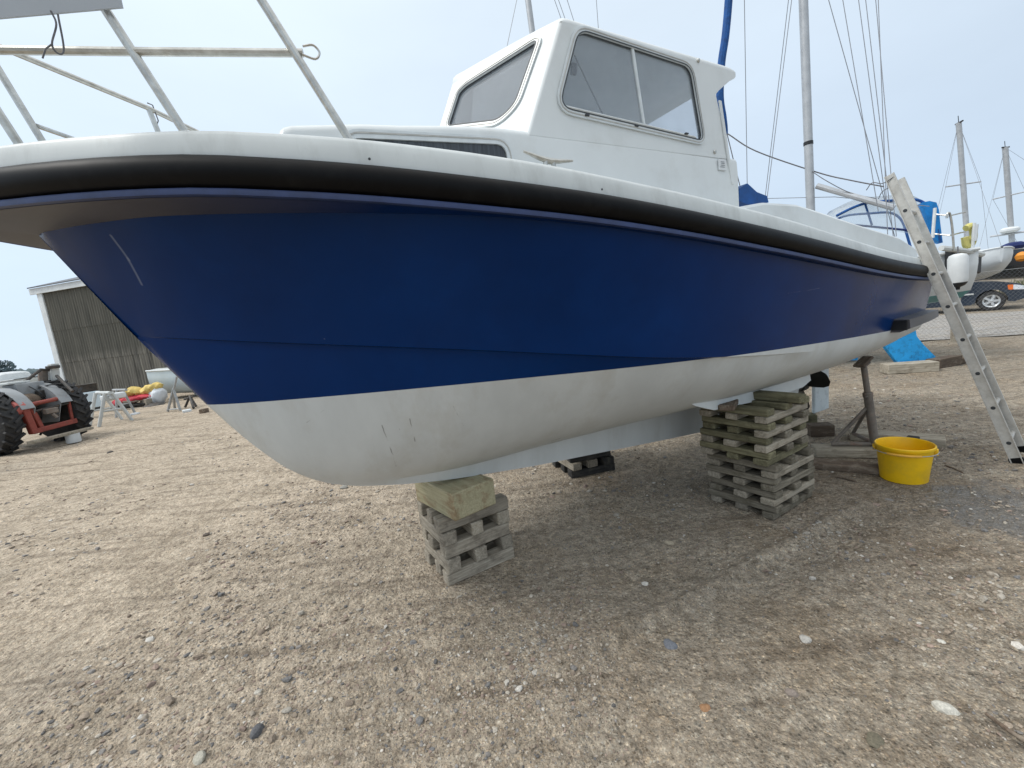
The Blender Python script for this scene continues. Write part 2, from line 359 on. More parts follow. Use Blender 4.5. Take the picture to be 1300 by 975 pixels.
M['amber'] = mat('amber_lens', (.75, .16, .02), .25, var=.1)
M['lamp_glass'] = mat('headlamp_lens', (.62, .66, .70), .12, var=.1)
M['tractor_grey'] = mat('tractor_grey_paint', (.26, .275, .285), .5, var=.15, vscale=5, dirt=((.20, .18, .15), 8, .6))
M['tractor_red'] = mat('faded_red_paint', (.25, .048, .032), .6, var=.3, vscale=9, dirt=((.07, .045, .035), 9, .85))
M['tractor_pink'] = mat('faded_pink_red_paint', (.46, .12, .10), .55, var=.2, vscale=9, dirt=((.16, .06, .045), 10, .6))
M['iron'] = mat('dark_greasy_iron', (.035, .032, .028), .6, var=.4, vscale=14, dirt=((.11, .06, .035), 9, .6))
M['tarp_yellow'] = mat('yellow_tarpaulin', (.62, .46, .14), .7, var=.25, vscale=5, bump=.5, bscale=9)
M['tarp_red'] = mat('red_canvas', (.50, .04, .06), .7, var=.3, vscale=6, bump=.4, bscale=9)
M['bag'] = mat('pale_builders_bag', (.60, .63, .66), .75, var=.12, vscale=6, bump=.4, bscale=8)
M['hull_pale'] = mat('pale_blue_white_hull', (.56, .65, .70), .45, var=.06, vscale=2)
M['sign'] = mat('grey_board_back', (.40, .43, .46), .6, var=.06, vscale=2)
M['sticker'] = mat('printed_plate', (.66, .68, .69), .5, var=.05)
M['print'] = mat('plate_print', (.22, .24, .26), .6, var=.1)
M['roof_dark'] = mat('dark_roof_sheet', (.11, .12, .135), .7, var=.2, vscale=2)
M['tree'] = mat('far_tree_foliage', (.12, .155, .16), .9, var=.25, vscale=.5)  # grey-blue distance haze mixed into the foliage colour
M['hill'] = mat('far_hill', (.16, .21, .25), .95, var=.2, vscale=.01)
M['sea'] = mat('grey_sea', (.20, .27, .32), .25, var=.1, vscale=.05)
M['grass'] = mat('rough_grass', (.13, .15, .055), .9, var=.35, vscale=4)
M['orange'] = mat('orange_buoy', (.72, .27, .03), .5, var=.1)
M['buoy_yellow'] = mat('faded_yellow_lifebuoy', (.55, .50, .16), .6, var=.15)

# ------------------------------------------------------------------ ground
def ground_mat(name, road=False):
    m = bpy.data.materials.new(name); m.use_nodes = True; t = m.node_tree; b = t.nodes['Principled BSDF']
    L = t.links.new
    co = _n(t, 'ShaderNodeTexCoord').outputs['Object']
    def noise(scale, detail=6, rough=.6, vec=None, dist=0):
        n = _n(t, 'ShaderNodeTexNoise'); n.inputs['Scale'].default_value = scale; n.inputs['Detail'].default_value = detail; n.inputs['Roughness'].default_value = rough; n.inputs['Distortion'].default_value = dist
        L(vec or co, n.inputs['Vector']); return n.outputs['Fac']
    def rng_(v, a, b_, c=0, d=1, smooth=True):
        n = _n(t, 'ShaderNodeMapRange', interpolation_type='SMOOTHSTEP' if smooth else 'LINEAR'); n.inputs['From Min'].default_value = a; n.inputs['From Max'].default_value = b_
        n.inputs['To Min'].default_value = c; n.inputs['To Max'].default_value = d; L(v, n.inputs['Value']); return n.outputs[0]
    def mix(f, a, b_, blend='MIX'):
        n = _n(t, 'ShaderNodeMix', data_type='RGBA', blend_type=blend)
        if hasattr(f, 'links') or hasattr(f, 'is_output'): L(f, n.inputs[0])
        else: n.inputs[0].default_value = f
        for s_, i in ((a, 6), (b_, 7)):
            if isinstance(s_, tuple): n.inputs[i].default_value = (*s_[:3], 1)
            else: L(s_, n.inputs[i])
        return n.outputs[2]
    def math_(op, a, b_):
        n = _n(t, 'ShaderNodeMath', operation=op)
        for s_, i in ((a, 0), (b_, 1)):
            if isinstance(s_, (int, float)): n.inputs[i].default_value = s_
            else: L(s_, n.inputs[i])
        return n.outputs[0]
    sepn = _n(t, 'ShaderNodeSeparateXYZ'); L(co, sepn.inputs[0])
    if road: pale, brown, grey = (.50, .48, .45), (.40, .37, .33), (.36, .36, .36)
    else: pale, brown, grey = (.50, .42, .325), (.29, .238, .176), (.35, .313, .258)
    big = noise(.55, 5, .6, dist=.6); mid = noise(2.3, 6, .65); fine = noise(16, 8, .75); grit = noise(110, 4, .7)
    # sandy and dry to the left, damper and greyer to the right
    xw = math_('ADD', sepn.outputs['X'], math_('MULTIPLY', math_('SUBTRACT', big, .5), 5.0))
    side = rng_(xw, -1.9, 1.3)
    base = mix(side, pale, mix(rng_(mid, .35, .65), brown, grey))
    base = mix(rng_(mid, .42, .66, 0, .55), base, brown)
    base = mix(rng_(big, .52, .72, 0, .5), base, grey)
    # wheel-track streaks
    mp_ = _n(t, 'ShaderNodeMapping'); mp_.inputs['Rotation'].default_value = (0, 0, R_(-34)); mp_.inputs['Scale'].default_value = (.35, 5.0, 1); L(co, mp_.inputs[0])
    streak = noise(1.6, 6, .65, mp_.outputs[0])
    base = mix(rng_(streak, .50, .68, 0, .6), base, (.17, .135, .10))
    base = mix(rng_(streak, .30, .44, .45, 0), base, pale)
    # pebbles of two sizes, each with its own tint
    hs = []
    for sc, amt in ((42, .42), (90, .95), (185, 1.0)):
        v = _n(t, 'ShaderNodeTexVoronoi', feature='F1'); v.inputs['Scale'].default_value = sc; L(co, v.inputs['Vector'])
        hsv = _n(t, 'ShaderNodeSeparateColor'); L(v.outputs['Color'], hsv.inputs[0])
        val = rng_(hsv.outputs[0], 0, 1, .38, 1.72, False)
        tint = mix(hsv.outputs[1], (1.06, .99, .90), (.93, 1.0, 1.06))
        cl = mix(1.0, tint, val, 'MULTIPLY') if False else None
        n = _n(t, 'ShaderNodeVectorMath', operation='SCALE'); L(tint, n.inputs[0]); L(val, n.inputs['Scale'])
        msk = math_('MULTIPLY', math_('MULTIPLY', rng_(v.outputs['Distance'], .30, .55, 1, .12), rng_(hsv.outputs[2], .25, .5, .15, amt)), rng_(side, 0, 1, .62, 1))
        base = mix(msk, base, mix(1.0, base, n.outputs[0], 'MULTIPLY'))
        hs.append((v.outputs['Distance'], sc))
    base = mix(rng_(fine, .38, .60, .75, 0), base, mix(1.0, base, (.50, .48, .46), 'MULTIPLY'))
    base = mix(rng_(grit, .5, .75, 0, .5), base, mix(1.0, base, (1.45, 1.42, 1.36), 'MULTIPLY'))
    rough = .92
    if not road:                                            # a damp patch of spilt water by the ladder foot
        vm_ = _n(t, 'ShaderNodeVectorMath', operation='DISTANCE'); L(co, vm_.inputs[0]); p = G(1288, 645); vm_.inputs[1].default_value = tuple(p)
        dd = math_('ADD', vm_.outputs['Value'], math_('MULTIPLY', math_('SUBTRACT', noise(3.2, 6, .6), .5), 1.3))
        wet = rng_(dd, .22, .55, 1, 0)
        p2 = G(1165, 640); vm2 = _n(t, 'ShaderNodeVectorMath', operation='DISTANCE'); L(co, vm2.inputs[0]); vm2.inputs[1].default_value = tuple(p2)
        dd2 = math_('ADD', vm2.outputs['Value'], math_('MULTIPLY', math_('SUBTRACT', mid, .5), 2.0))
        damp = rng_(dd2, .2, 1.1, .5, 0)
        base = mix(damp, base, mix(1.0, base, (.62, .58, .55), 'MULTIPLY'))
        base = mix(math_('MULTIPLY', wet, .6), base, (.12, .12, .115))
        L(rng_(wet, 0, 1, .92, .12), b.inputs['Roughness'])
    else: b.inputs['Roughness'].default_value = rough
    L(base, b.inputs['Base Color']); b.inputs['Specular IOR Level'].default_value = .3
    hh = math_('MULTIPLY', fine, 1.1)
    for d_, sc in hs: hh = math_('ADD', hh, math_('MULTIPLY', math_('SUBTRACT', .6, d_), 1.35*34/sc))
    hh = math_('ADD', hh, math_('MULTIPLY', grit, .22))
    bp = _n(t, 'ShaderNodeBump'); bp.inputs['Strength'].default_value = .85; bp.inputs['Distance'].default_value = .014; L(hh, bp.inputs['Height']); L(bp.outputs[0], b.inputs['Normal'])
    return m
M['ground'] = ground_mat('sandy_gravel'); M['road'] = ground_mat('pale_gravel_road', True)

TR_A, TR_B = G(815, 795)[:2], G(1030, 682)[:2]          # a tyre rut, ground points
_td = unit(np.append(TR_B-TR_A, 0))[:2]; _tn = np.array([-_td[1], _td[0]])
FLAT = [(-.2, 2.45, .45), (1.62, 2.8, .5), (.48, 3.73, .5), (2.52, 2.75, .35), (2.9, 3.6, .6)]
def gheight(x, y):
    r = math.hypot(x, y)
    if r > 45: return 0.0
    P_ = Vector((x, y, 0))
    h = .030*mnoise.noise(P_*.9)+.016*mnoise.noise(P_*2.7+Vector((5, 2, 1)))
    c, s_ = math.cos(R_(34)), math.sin(R_(34)); q = Vector(((x*c+y*s_)*.5, (-x*s_+y*c)*4.2, 3))
    h += .014*mnoise.noise(q)*min(1, max(0, (1.2-x)/1.5))
    fade = 1
    for (fx, fy, fr) in FLAT:
        d = math.hypot(x-fx, y-fy)/fr
        if d < 1.6: fade = min(fade, max(0, (d-.75)/.85))
    h *= fade
    if r < 12:
        h += .0075*mnoise.noise(P_*9)+.0048*mnoise.noise(P_*24)+.003*mnoise.noise(P_*55)
    rel = np.array([x, y])-TR_A; al = rel @ _td; ac = rel @ _tn
    if -.6 < al < 2.2:
        k = min(1, (al+.6)/.4, (2.2-al)/.5); ac += .03*mnoise.noise(P_*3)
        h += k*(-.020*math.exp(-((ac+.10)/.10)**2)+.024*math.exp(-((ac-.03)/.035)**2))
    return h*min(1, max(0, (45-r)/15))
def build_ground():
    angs = np.concatenate([np.linspace(-80, 80, 470), np.linspace(83, 277, 66)])
    angs = np.radians(90-angs); na = len(angs)
    rs = np.concatenate([[.2, .35, .5, .62], np.geomspace(.72, 14, 330), np.geomspace(15, 60, 60), np.geomspace(66, 6000, 26)])
    vs = [(0, 0, 0)]; 
    for r in rs:
        for a in angs:
            x, y = r*math.cos(a), r*math.sin(a); vs.append((x, y, gheight(x, y)))
    fs = [(0, 1+k, 1+(k+1) % na) for k in range(na)]
    for i in range(len(rs)-1):
        b0, b1 = 1+i*na, 1+(i+1)*na
        for k in range(na):
            k2 = (k+1) % na; fs.append((b0+k, b1+k, b1+k2, b0+k2))
    mb = MB(); mb.v = vs; mb.f = fs
    return struct(mb.build('ground', M['ground'], angle=180))
build_ground()
# ------------------------------------------------------------------ the motor boat
ANG = R_(28); bu = np.array([math.cos(ANG), math.sin(ANG), 0]); bn = np.array([math.sin(ANG), -math.cos(ANG), 0]); bz = np.array([0, 0, 1.])
BO = np.array([-.27, 2.41, 0])
def B(s, t, z): return BO+s*bu+t*bn+z*bz
def BP(x, y, t):                              # the point of the upright plane at half-breadth t seen at (x, y): (s, z)
    q = onplane(x, y, BO+t*bn, bn); return float((q-BO) @ bu), float(q[2])
boat = thing('motor_boat', BO, 'navy blue and white wheelhouse motor boat propped up on timber cribs', 'motor boat')
S_END = 4.22
T = curve([-1.8, -1.785, -1.75, -1.7, -1.6, -1.5, -1.35, -1.2, -1.0, -.8, -.3, .3, .9, 1.5, 2.2, 2.8, 3.4, 3.9, 4.35],
          [0, .075, .135, .20, .305, .40, .52, .62, .73, .80, .90, .955, .98, .985, .955, .905, .835, .755, .65])
ZR = curve([-1.8, -1.7, -1.6, -1.5, -1.4, -1.2, -1.0, -.8, -.5, -.2, .2, .7, 1.2, 1.8, 2.5, 3.2, 3.8, 4.35],
           [1.982, 1.969, 1.956, 1.944, 1.934, 1.917, 1.899, 1.879, 1.851, 1.821, 1.782, 1.722, 1.655, 1.576, 1.494, 1.437, 1.410, 1.398])
TH = curve([-1.58, -1.56, -1.5, -1.4, -1.3, -1.2, -1.0, -.8, -.5, -.2, .2, .7, 1.2, 1.8, 2.5, 3.2, 3.8, 4.35],
           [0, .045, .123, .236, .33, .417, .54, .645, .77, .875, .935, .964, .972, .962, .921, .848, .76, .64])
ZKc = curve([-1.58, -1.38, -1.19, -1.03, -.9, -.8, -.7, -.5, -.3, .19, 1.0, 1.9, 3.5],
           [1.885, 1.50, 1.18, .94, .79, .72, .675, .62, .58, .515, .44, .365, .275])
def ZK(s): return ZKc(s) if s < 3.24 else float(np.interp(s, [3.24, 3.30, 3.42, 3.7, 4.35], [ZKc(3.24), .54, .66, .73, .78]))
TC = curve([-1.38, -1.2, -.8, -.3, .3, 1, 2, 3, 4.3], [0, .14, .36, .56, .72, .82, .85, .79, .59])
ZC = curve([-1.38, -1.3, -1.2, -1, -.8, -.5, -.2, .2, .7, 1.2, 1.8, 2.5, 3.2, 3.8, 4.3], [1.50, 1.481, 1.463, 1.427, 1.393, 1.343, 1.293, 1.223, 1.140, 1.078, 1.022, .985, .965, .95, .94])
ZG = curve([-1.58, -.9, -.7, -.3, .3, 1, 2, 3, 3.6, 4.35], [1.885, .80, .70, .635, .615, .615, .63, .67, .71, .79])
def zwl(s): return 1.137-.040*s
NB, NT = 9, 9
def section(s):
    """near half from the keel up: list of (t, z)"""
    zk, zc, th, zh = ZK(s), ZC(s) if s > -1.38 else ZK(s), TH(s), ZR(s)-.06
    tcn = TC(s) if s > -1.38 else 0.0; zc = max(zc, zk); zg = min(max(ZG(s), zk+.004), max(zc-.02, zk+.004))
    kt = .048*min(1, max(0, (s+1.58)/.5))
    tg = min(kt+.015*min(1, max(0, (s+.9)/.6)), max(tcn*.5, kt*.6))
    r = [(0, zk), (kt*min(1, .25+tcn), zk+.002), (tg, zg)]
    # bottom: hollow at the garboard, full at the turn
    p0, p3 = np.array([tg, zg]), np.array([tcn, zc]); d = p3-p0
    fw_ = max(0, min(1, (1.5-s)/1.4)); p1 = p0+np.array([d[0]*(.50-.02*fw_), d[1]*.17]); p2 = p0+np.array([d[0]*(.93-.20*fw_), d[1]*(.50+.10*fw_)])
    for i in range(1, NB+1):
        q = i/NB; r.append(tuple((1-q)**3*p0+3*(1-q)**2*q*p1+3*(1-q)*q*q*p2+q**3*p3))
    st = .030*min(1, max(0, (s+1.38)/.35))*min(1, max(0, (1.9-s)/1.2))
    a0, a3 = np.array([tcn+st, zc+.004*(st > .001)]), np.array([th, max(zh, zc+.002)]); d = a3-a0
    fl = max(0, min(1, (.2-s)/1.6))
    a1 = a0+np.array([d[0]*(.33-.10*fl), d[1]*.36]); a2 = a0+np.array([d[0]*(.70-.16*fl)+.01, d[1]*.70])
    for i in range(NT+1):
        q = i/NT; r.append(tuple((1-q)**3*a0+3*(1-q)**2*q*a1+3*(1-q)*q*q*a2+q**3*a3))
    return r
SS = list(np.concatenate([np.linspace(-1.58, -1.3, 17)[:-1], np.linspace(-1.3, -.4, 26)[:-1], np.linspace(-.4, 3.5, 44)[:-1], np.linspace(3.5, S_END, 14)]))
hb = bmesh.new()
for sgn in (1, -1):
    prev = None
    for s in SS:
        row = [hb.verts.new(Vector(B(s, sgn*t, z))) for t, z in section(s)]
        if prev:
            for k in range(len(row)-1): hb.faces.new((prev[k], row[k], row[k+1], prev[k+1]))
        prev = row
    if sgn == 1: nearlast = prev
    else: farlast = prev
hb.faces.new(nearlast+farlast[::-1])
bmesh.ops.remove_doubles(hb, verts=hb.verts[:], dist=.0008)
bmesh.ops.dissolve_degenerate(hb, dist=.0005, edges=hb.edges[:])
bmesh.ops.recalc_face_normals(hb, faces=hb.faces[:])
wn = np.cross(np.array([bu[0], bu[1], -.040]), bn); wn = wn/np.linalg.norm(wn)
bmesh.ops.bisect_plane(hb, geom=hb.verts[:]+hb.edges[:]+hb.faces[:], dist=.0005, plane_co=Vector(B(0, 0, zwl(0))), plane_no=Vector(wn))
def split(keep_up, name, m):
    b2 = hb.copy(); kill = []
    for f in b2.faces:
        c = f.calc_center_median(); s = (np.array(c)-BO) @ bu
        if (c.z > zwl(s)) != keep_up: kill.append(f)
    bmesh.ops.delete(b2, geom=kill, context='FACES')
    me = bpy.data.meshes.new(name); b2.to_mesh(me); b2.free()
    return link(name, me, m, boat, True, 24)
topsides = split(True, 'topsides', M['blue_hull']); topsides['label'] = 'navy blue upper hull side'
bottom = split(False, 'hull_bottom', M['bottom_paint']); bottom['label'] = 'white painted underwater hull with long keel'
hb.free()

# perimeter of the deck edge: near side, round the bow, far side
def perim(ss): return [(s, T(s), 1) for s in ss[::-1]]+[(s, T(s), -1) for s in ss if T(s) > 1e-6]
SB = [-1.8, -1.798, -1.793, -1.785, -1.77, -1.75, -1.725, -1.7, -1.66, -1.62, -1.57]+list(np.linspace(-1.5, S_END, 60))
PER = perim(SB)
def edge_frames(off=0.0):
    pts = [np.array([s, t*sg]) for s, t, sg in PER]; n = len(pts); fr = []
    for i in range(n):
        d = pts[min(i+1, n-1)]-pts[max(i-1, 0)]; d = d/np.linalg.norm(d); nn_ = np.array([-d[1], d[0]])
        # outward: away from the centreline point amidships
        if nn_ @ (pts[i]-np.array([1.2, 0])) < 0: nn_ = -nn_
        fr.append((pts[i], nn_, ZR(PER[i][0])))
    return fr
FR = edge_frames()
def sweep(profile, name, m, z_extra=None, parent=boat, closed=True):
    rings = []
    for i, (p, nn_, z) in enumerate(FR):
        rings.append([B(*(p+nn_*a), z+b) for a, b in (profile(i) if callable(profile) else profile)])
    mb = MB(); mb.loft(rings, closed=closed, caps=closed); return mb.build(name, m, parent, angle=50)
D = [(0, .044), (.018, .044)]+[(.018+.036*math.sin(q), .043*math.cos(q)) for q in np.linspace(.25, math.pi-.25, 9)]+[(.018, -.044), (0, -.044)]
sweep(D, 'rubbing_strake', M['rubber'])
sweep([(-.004, -.046), (.030, -.0465), (.033, -.053), (.031, -.064), (-.004, -.0645)], 'strake_lip', M['lip'])
# underside of the flared deck edge between hull and lip: ground reflection painted in grey at the stem, hull blue further aft
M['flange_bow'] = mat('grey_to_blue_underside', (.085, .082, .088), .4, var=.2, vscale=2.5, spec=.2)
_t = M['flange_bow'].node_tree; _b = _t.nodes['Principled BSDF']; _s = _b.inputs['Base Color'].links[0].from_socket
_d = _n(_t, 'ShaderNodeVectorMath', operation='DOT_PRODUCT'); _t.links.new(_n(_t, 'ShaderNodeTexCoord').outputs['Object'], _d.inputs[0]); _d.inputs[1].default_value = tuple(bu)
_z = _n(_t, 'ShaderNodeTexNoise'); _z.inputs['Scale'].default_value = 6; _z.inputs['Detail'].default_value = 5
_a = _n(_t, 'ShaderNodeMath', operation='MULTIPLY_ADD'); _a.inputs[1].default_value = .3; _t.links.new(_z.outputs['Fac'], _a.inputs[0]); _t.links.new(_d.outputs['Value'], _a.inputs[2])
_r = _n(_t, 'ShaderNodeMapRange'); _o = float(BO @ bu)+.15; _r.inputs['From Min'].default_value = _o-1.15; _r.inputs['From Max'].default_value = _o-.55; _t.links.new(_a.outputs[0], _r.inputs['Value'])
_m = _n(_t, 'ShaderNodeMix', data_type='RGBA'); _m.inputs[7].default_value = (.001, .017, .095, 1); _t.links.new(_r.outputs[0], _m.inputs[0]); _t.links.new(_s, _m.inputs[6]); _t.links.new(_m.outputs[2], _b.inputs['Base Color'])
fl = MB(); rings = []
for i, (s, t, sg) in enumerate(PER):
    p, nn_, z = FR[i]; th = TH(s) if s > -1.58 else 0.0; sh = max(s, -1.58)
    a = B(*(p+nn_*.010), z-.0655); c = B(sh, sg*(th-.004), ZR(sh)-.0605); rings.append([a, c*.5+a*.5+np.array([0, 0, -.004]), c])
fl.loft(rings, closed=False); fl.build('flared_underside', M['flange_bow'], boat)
# gunwale with a rounded shoulder, then the flat side deck
GT = curve([-1.8, -1.2, -.8, -.2, .5, 1.2, 2, 3, 4.35], [.118, .115, .123, .130, .122, .122, .112, .105, .098])
def gprof(i):
    h = GT(PER[i][0])
    return [(-.004, .0455), (.012, .0458), (.013, .054), (.009, h*.70), (.006, h*.86), (.001, h*.945), (-.010, h*.99), (-.026, h), (-.16, h+.003)]
gw = sweep(gprof, 'gunwale', M['gelcoat_worn'], closed=False)
dk = MB(); rings = []
for s in SB[4:]:
    t = max(T(s)-.15, .0); z = ZR(s)+GT(s); rings.append([B(s, t, z+.001), B(s, 0, z+.02), B(s, -t, z+.001)])
dk.loft(rings, closed=False); dk.build('deck', M['gelcoat'], boat)
# transom cap above hull top
tcap = MB(); zt = ZR(S_END); t4 = T(S_END)
tcap.prism([B(S_END-.02, -t4, zt-.07), B(S_END-.02, t4, zt-.07), B(S_END-.02, t4-.03, zt+.095), B(S_END-.02, -t4+.03, zt+.095)], bu*.018); tcap.build('transom_top', M['gelcoat'], boat)

# cockpit coaming
cs = [BP(x, y, .62) for x, y in ((938, 262), (953, 259), (970, 256), (1011, 258.5), (1035, 266), (1085, 283), (1142, 301), (1172, 314))]
cb = MB()
for sg in (1, -1):
    rings = []
    for i, (s, z) in enumerate(cs):
        s = min(s, 4.12); t = min(.62, T(s)-.12); zb = ZR(s)+.06; z = max(z, zb+.085)
        rings.append([B(s, sg*(t+.015), zb), B(s, sg*(t+.006), z-.02), B(s, sg*(t-.008), z-.004), B(s, sg*(t-.03), z), B(s, sg*(t-.06), z-.01), B(s, sg*(t-.06), zb)])
    cb.loft(rings, closed=True, caps=True)
cb.build('cockpit_coaming', M['gelcoat'], boat)

# ---- cabin: lower body with rounded top edge (a ledge aft), wheelhouse above
TW = .60
z_cr = curve([-.80, -.70, -.4, .14, .8, 1.64], [2.10, 2.125, 2.155, 2.196, 2.196, 2.185])
def lower_prof(s, tw):
    ze = z_cr(s); zb = ZR(s)+GT(s)-.03; r = .035
    half = [(tw+.010, zb), (tw+.004, ze-r-.05), (tw, ze-r)]+[(tw-r+r*math.cos(q), ze-r+r*math.sin(q)) for q in np.linspace(.25, math.pi/2, 5)]+[(tw*.5, ze+.012)]
    return half+[(0, ze+.018)]+[(-a, b) for a, b in half[::-1]]
lb = MB(); rings = []
for s, k in [(-.772, .45), (-.770, .80), (-.763, .93), (-.750, .985), (-.725, 1.0)]+[(s, 1.0) for s in np.linspace(-.5, 1.62, 16)]:
    pr = lower_prof(max(s, -.78), TW); zb = pr[0][1]
    rings.append([B(s-(.0 if k == 1 else 0), a*(.93+.07*k), zb+(b-zb)*k) for a, b in pr])
lb.loft(rings, closed=True, caps=True); lb.build('cabin_trunk', M['gelcoat'], boat, angle=40)

def rrect(pts, r, n=5):
    """polygon with rounded corners; r scalar or per corner"""
    out_ = []; m = len(pts); pts = [np.array(p, float) for p in pts]
    for i in range(m):
        p, a, b = pts[i], pts[i-1], pts[(i+1) % m]; rr = r if np.isscalar(r) else r[i]
        da, db = a-p, b-p; la, lb_ = np.linalg.norm(da), np.linalg.norm(db); k = min(rr, la*.45, lb_*.45)
        p0, p2 = p+da/la*k, p+db/lb_*k
        for j in range(n+1):
            q = j/n; out_.append(tuple((1-q)**2*p0+2*(1-q)*q*p+q*q*p2))
    return out_
def grow(poly, d):
    c = np.mean(np.array(poly), axis=0); n = len(poly); res = []
    for i in range(n):
        a, b = np.array(poly[i-1]), np.array(poly[(i+1) % n]); e_ = b-a; e_ = e_/(np.linalg.norm(e_)+1e-9); nn_ = np.array([e_[1], -e_[0]]); p = np.array(poly[i])
        if nn_ @ (p-c) < 0: nn_ = -nn_
        res.append(tuple(p+nn_*d))
    return res
near = lambda dt=0.0: (lambda a, b: B(a, TW+dt, b))
far = lambda dt=0.0: (lambda a, b: B(a, -TW-dt, b))
# wheelhouse side outline in (s, z)
roofF = BP(715, 17, TW); frB = BP(674, 158, TW)
roofA = BP(928, 82, TW); ov = BP(934, 100, TW); neck = BP(909, 117, TW); nk2 = BP(921, 111, TW); baseA = BP(935, 258, TW)
ZL = 2.17                                           # foot of the wheelhouse wall, inside the trunk
rf = np.array(roofF); fb = np.array(frB); fb = fb+(fb-rf)*((ZL-fb[1])/(fb[1]-rf[1]))
CR = .022                                           # radius of the front corner
side_win = rrect([BP(733, 38, TW), BP(876, 85, TW), BP(892, 180, TW), BP(708, 137, TW)], [.06, .06, .05, .075])
bk = lambda z: neck[0]+(baseA[0]-neck[0])*(neck[1]-z)/(neck[1]-baseA[1])
RT = .034                                            # roof edge radius
zf, za = roofF[1], roofA[1]
def zroof(s): return zf+(za-zf)*(s-roofF[0])/(roofA[0]-roofF[0])
def sfront(z): return rf[0]+(fb[0]-rf[0])*(z-rf[1])/(fb[1]-rf[1])
ztop_ = lambda s: zroof(s)-RT
CRs = CR*math.tan(math.acos(((rf[0]-.165)/TW)/math.hypot((rf[0]-.165)/TW, 1))/2)
outline = [(sfront(ZL)+CRs, ZL), (bk(ZL), ZL), (bk(neck[1]-.10), neck[1]-.10), (bk(neck[1]-.045)-.004, neck[1]-.045), (neck[0]-.004, neck[1]-.012), (neck[0]+.022, neck[1]+.010), (nk2[0]-.01, nk2[1]+.008), (ov[0]-.04, ov[1]-.010), (ov[0]-.012, ov[1]), (ov[0], ov[1]+.012), (ov[0], ztop_(ov[0])), (sfront(ztop_(roofF[0]))+CRs, ztop_(roofF[0]))]
wh = MB()
wh.plate(outline, [side_win], near(), -bn*.022)
wh.plate(outline, [side_win], far(), bn*.022)
# front: two panes swept back from a post on the centreline
VK = (rf[0]-.165)/TW
def front(a, z): return B(sfront(z)-(TW-abs(a))*VK, a, z)
e1 = front(.5, 2.3)-front(.1, 2.3); e2 = front(.3, 2.5)-front(.3, 2.3); FN = unit(np.cross(e1, e2)); FN = FN if FN @ bu < 0 else -FN
FNm = FN-2*bn*(FN @ bn)
def fpix(x, y):
    q = onplane(x, y, front(.3, 2.4), FN)-BO; return float(q @ bn), float(q[2])
ztf = zf-RT
ws = [fpix(684, 51), fpix(655, 134), fpix(634, 154), (fpix(571, 154)[0], fpix(571, 154)[1]-.03), fpix(583, 118), fpix(592, 109)]
ws = rrect(ws, [.03, .05, .05, .03, .03, .03])
cosk = VK/math.hypot(VK, 1); tht = math.acos(cosk); TL = CR*math.tan(tht/2); dF = np.array([-VK, -1])/math.hypot(VK, 1)
aF = TW+dF[1]*TL
wh.plate([(aF, ZL), (aF, ztf), (0, ztf), (0, ZL)], [ws], front, -FN*.02)
wh.plate([(-aF, ZL), (-aF, ztf), (0, ztf), (0, ZL)], [[(-a, b) for a, b in ws]], front, -FNm*.02)
for sg in (1, -1):                                   # rounded corner posts
    rings = []
    for z in np.linspace(ZL, ztf, 7):
        V_ = np.array([sfront(z), TW]); c = V_+np.array([TL, -CR])
        rings.append([B(c[0]-CR*math.sin(q), sg*(c[1]+CR*math.cos(q)), z) for q in np.linspace(0, tht, 8)])
    wh.loft(rings, closed=False)
# the part of the side below the roof hook down to the side deck at the aft end is in the trunk
wh.build('wheelhouse', M['gelcoat'], boat, angle=40)
# roof: rounded edges, slight camber, eaves hook aft
rb = MB(); rings = []
s0 = sfront(ztf)
LIST = [(s0, 1, 1), (s0+.003, 1, .70), (s0+.012, 1, .38), (s0+.028, 1, .12), (s0+.05, 1, 0)]+[(v, max(0, 1-(v-s0-.05)/.55), 0) for v in (.62, .75, .9, 1.05, 1.2, 1.35, ov[0]-.06)]+[(ov[0]-.03, 0, .10), (ov[0]-.008, 0, .38), (ov[0], 0, 1)]
for s, fv, ed in LIST:
    z = zroof(max(s, roofF[0])) if s > s0+.05 else zf; k = 1-ed
    if s > s0+.05 and ed == 0: z = zroof(s)
    half = [(TW, z-RT)]+[(TW-RT+RT*math.cos(q), z-RT+RT*math.sin(q)*k) for q in np.linspace(.2, math.pi/2, 7)]+[(TW*f_, z+.020*(1-f_*f_)*k-RT*ed) for f_ in (.75, .5, .25, .1)]
    full = half+[(0, z+.022*k-RT*ed)]+[(-a, b) for a, b in half[::-1]]
    rings.append([B(s-(TW-abs(a))*VK*fv, a, b) for a, b in full])
rb.loft(rings, closed=True); roof = rb.build('wheelhouse_roof', M['gelcoat'], boat, angle=50)
hd = MB(); hd.plate([(-TW+.025, .03), (0, -.20), (TW-.025, .03), (TW-.025, 1.03), (-TW+.025, 1.03)], [], lambda a, b: B(roofF[0]+.03+b, a, zroof(roofF[0]+.03+b)-RT-.004), -bz*.004); hd.build('headlining', M['ceiling'], boat)
# cabin sole inside so the wheelhouse is a closed room
sf = MB(); sf.box((0, 0, 0), .01, .01, .01)
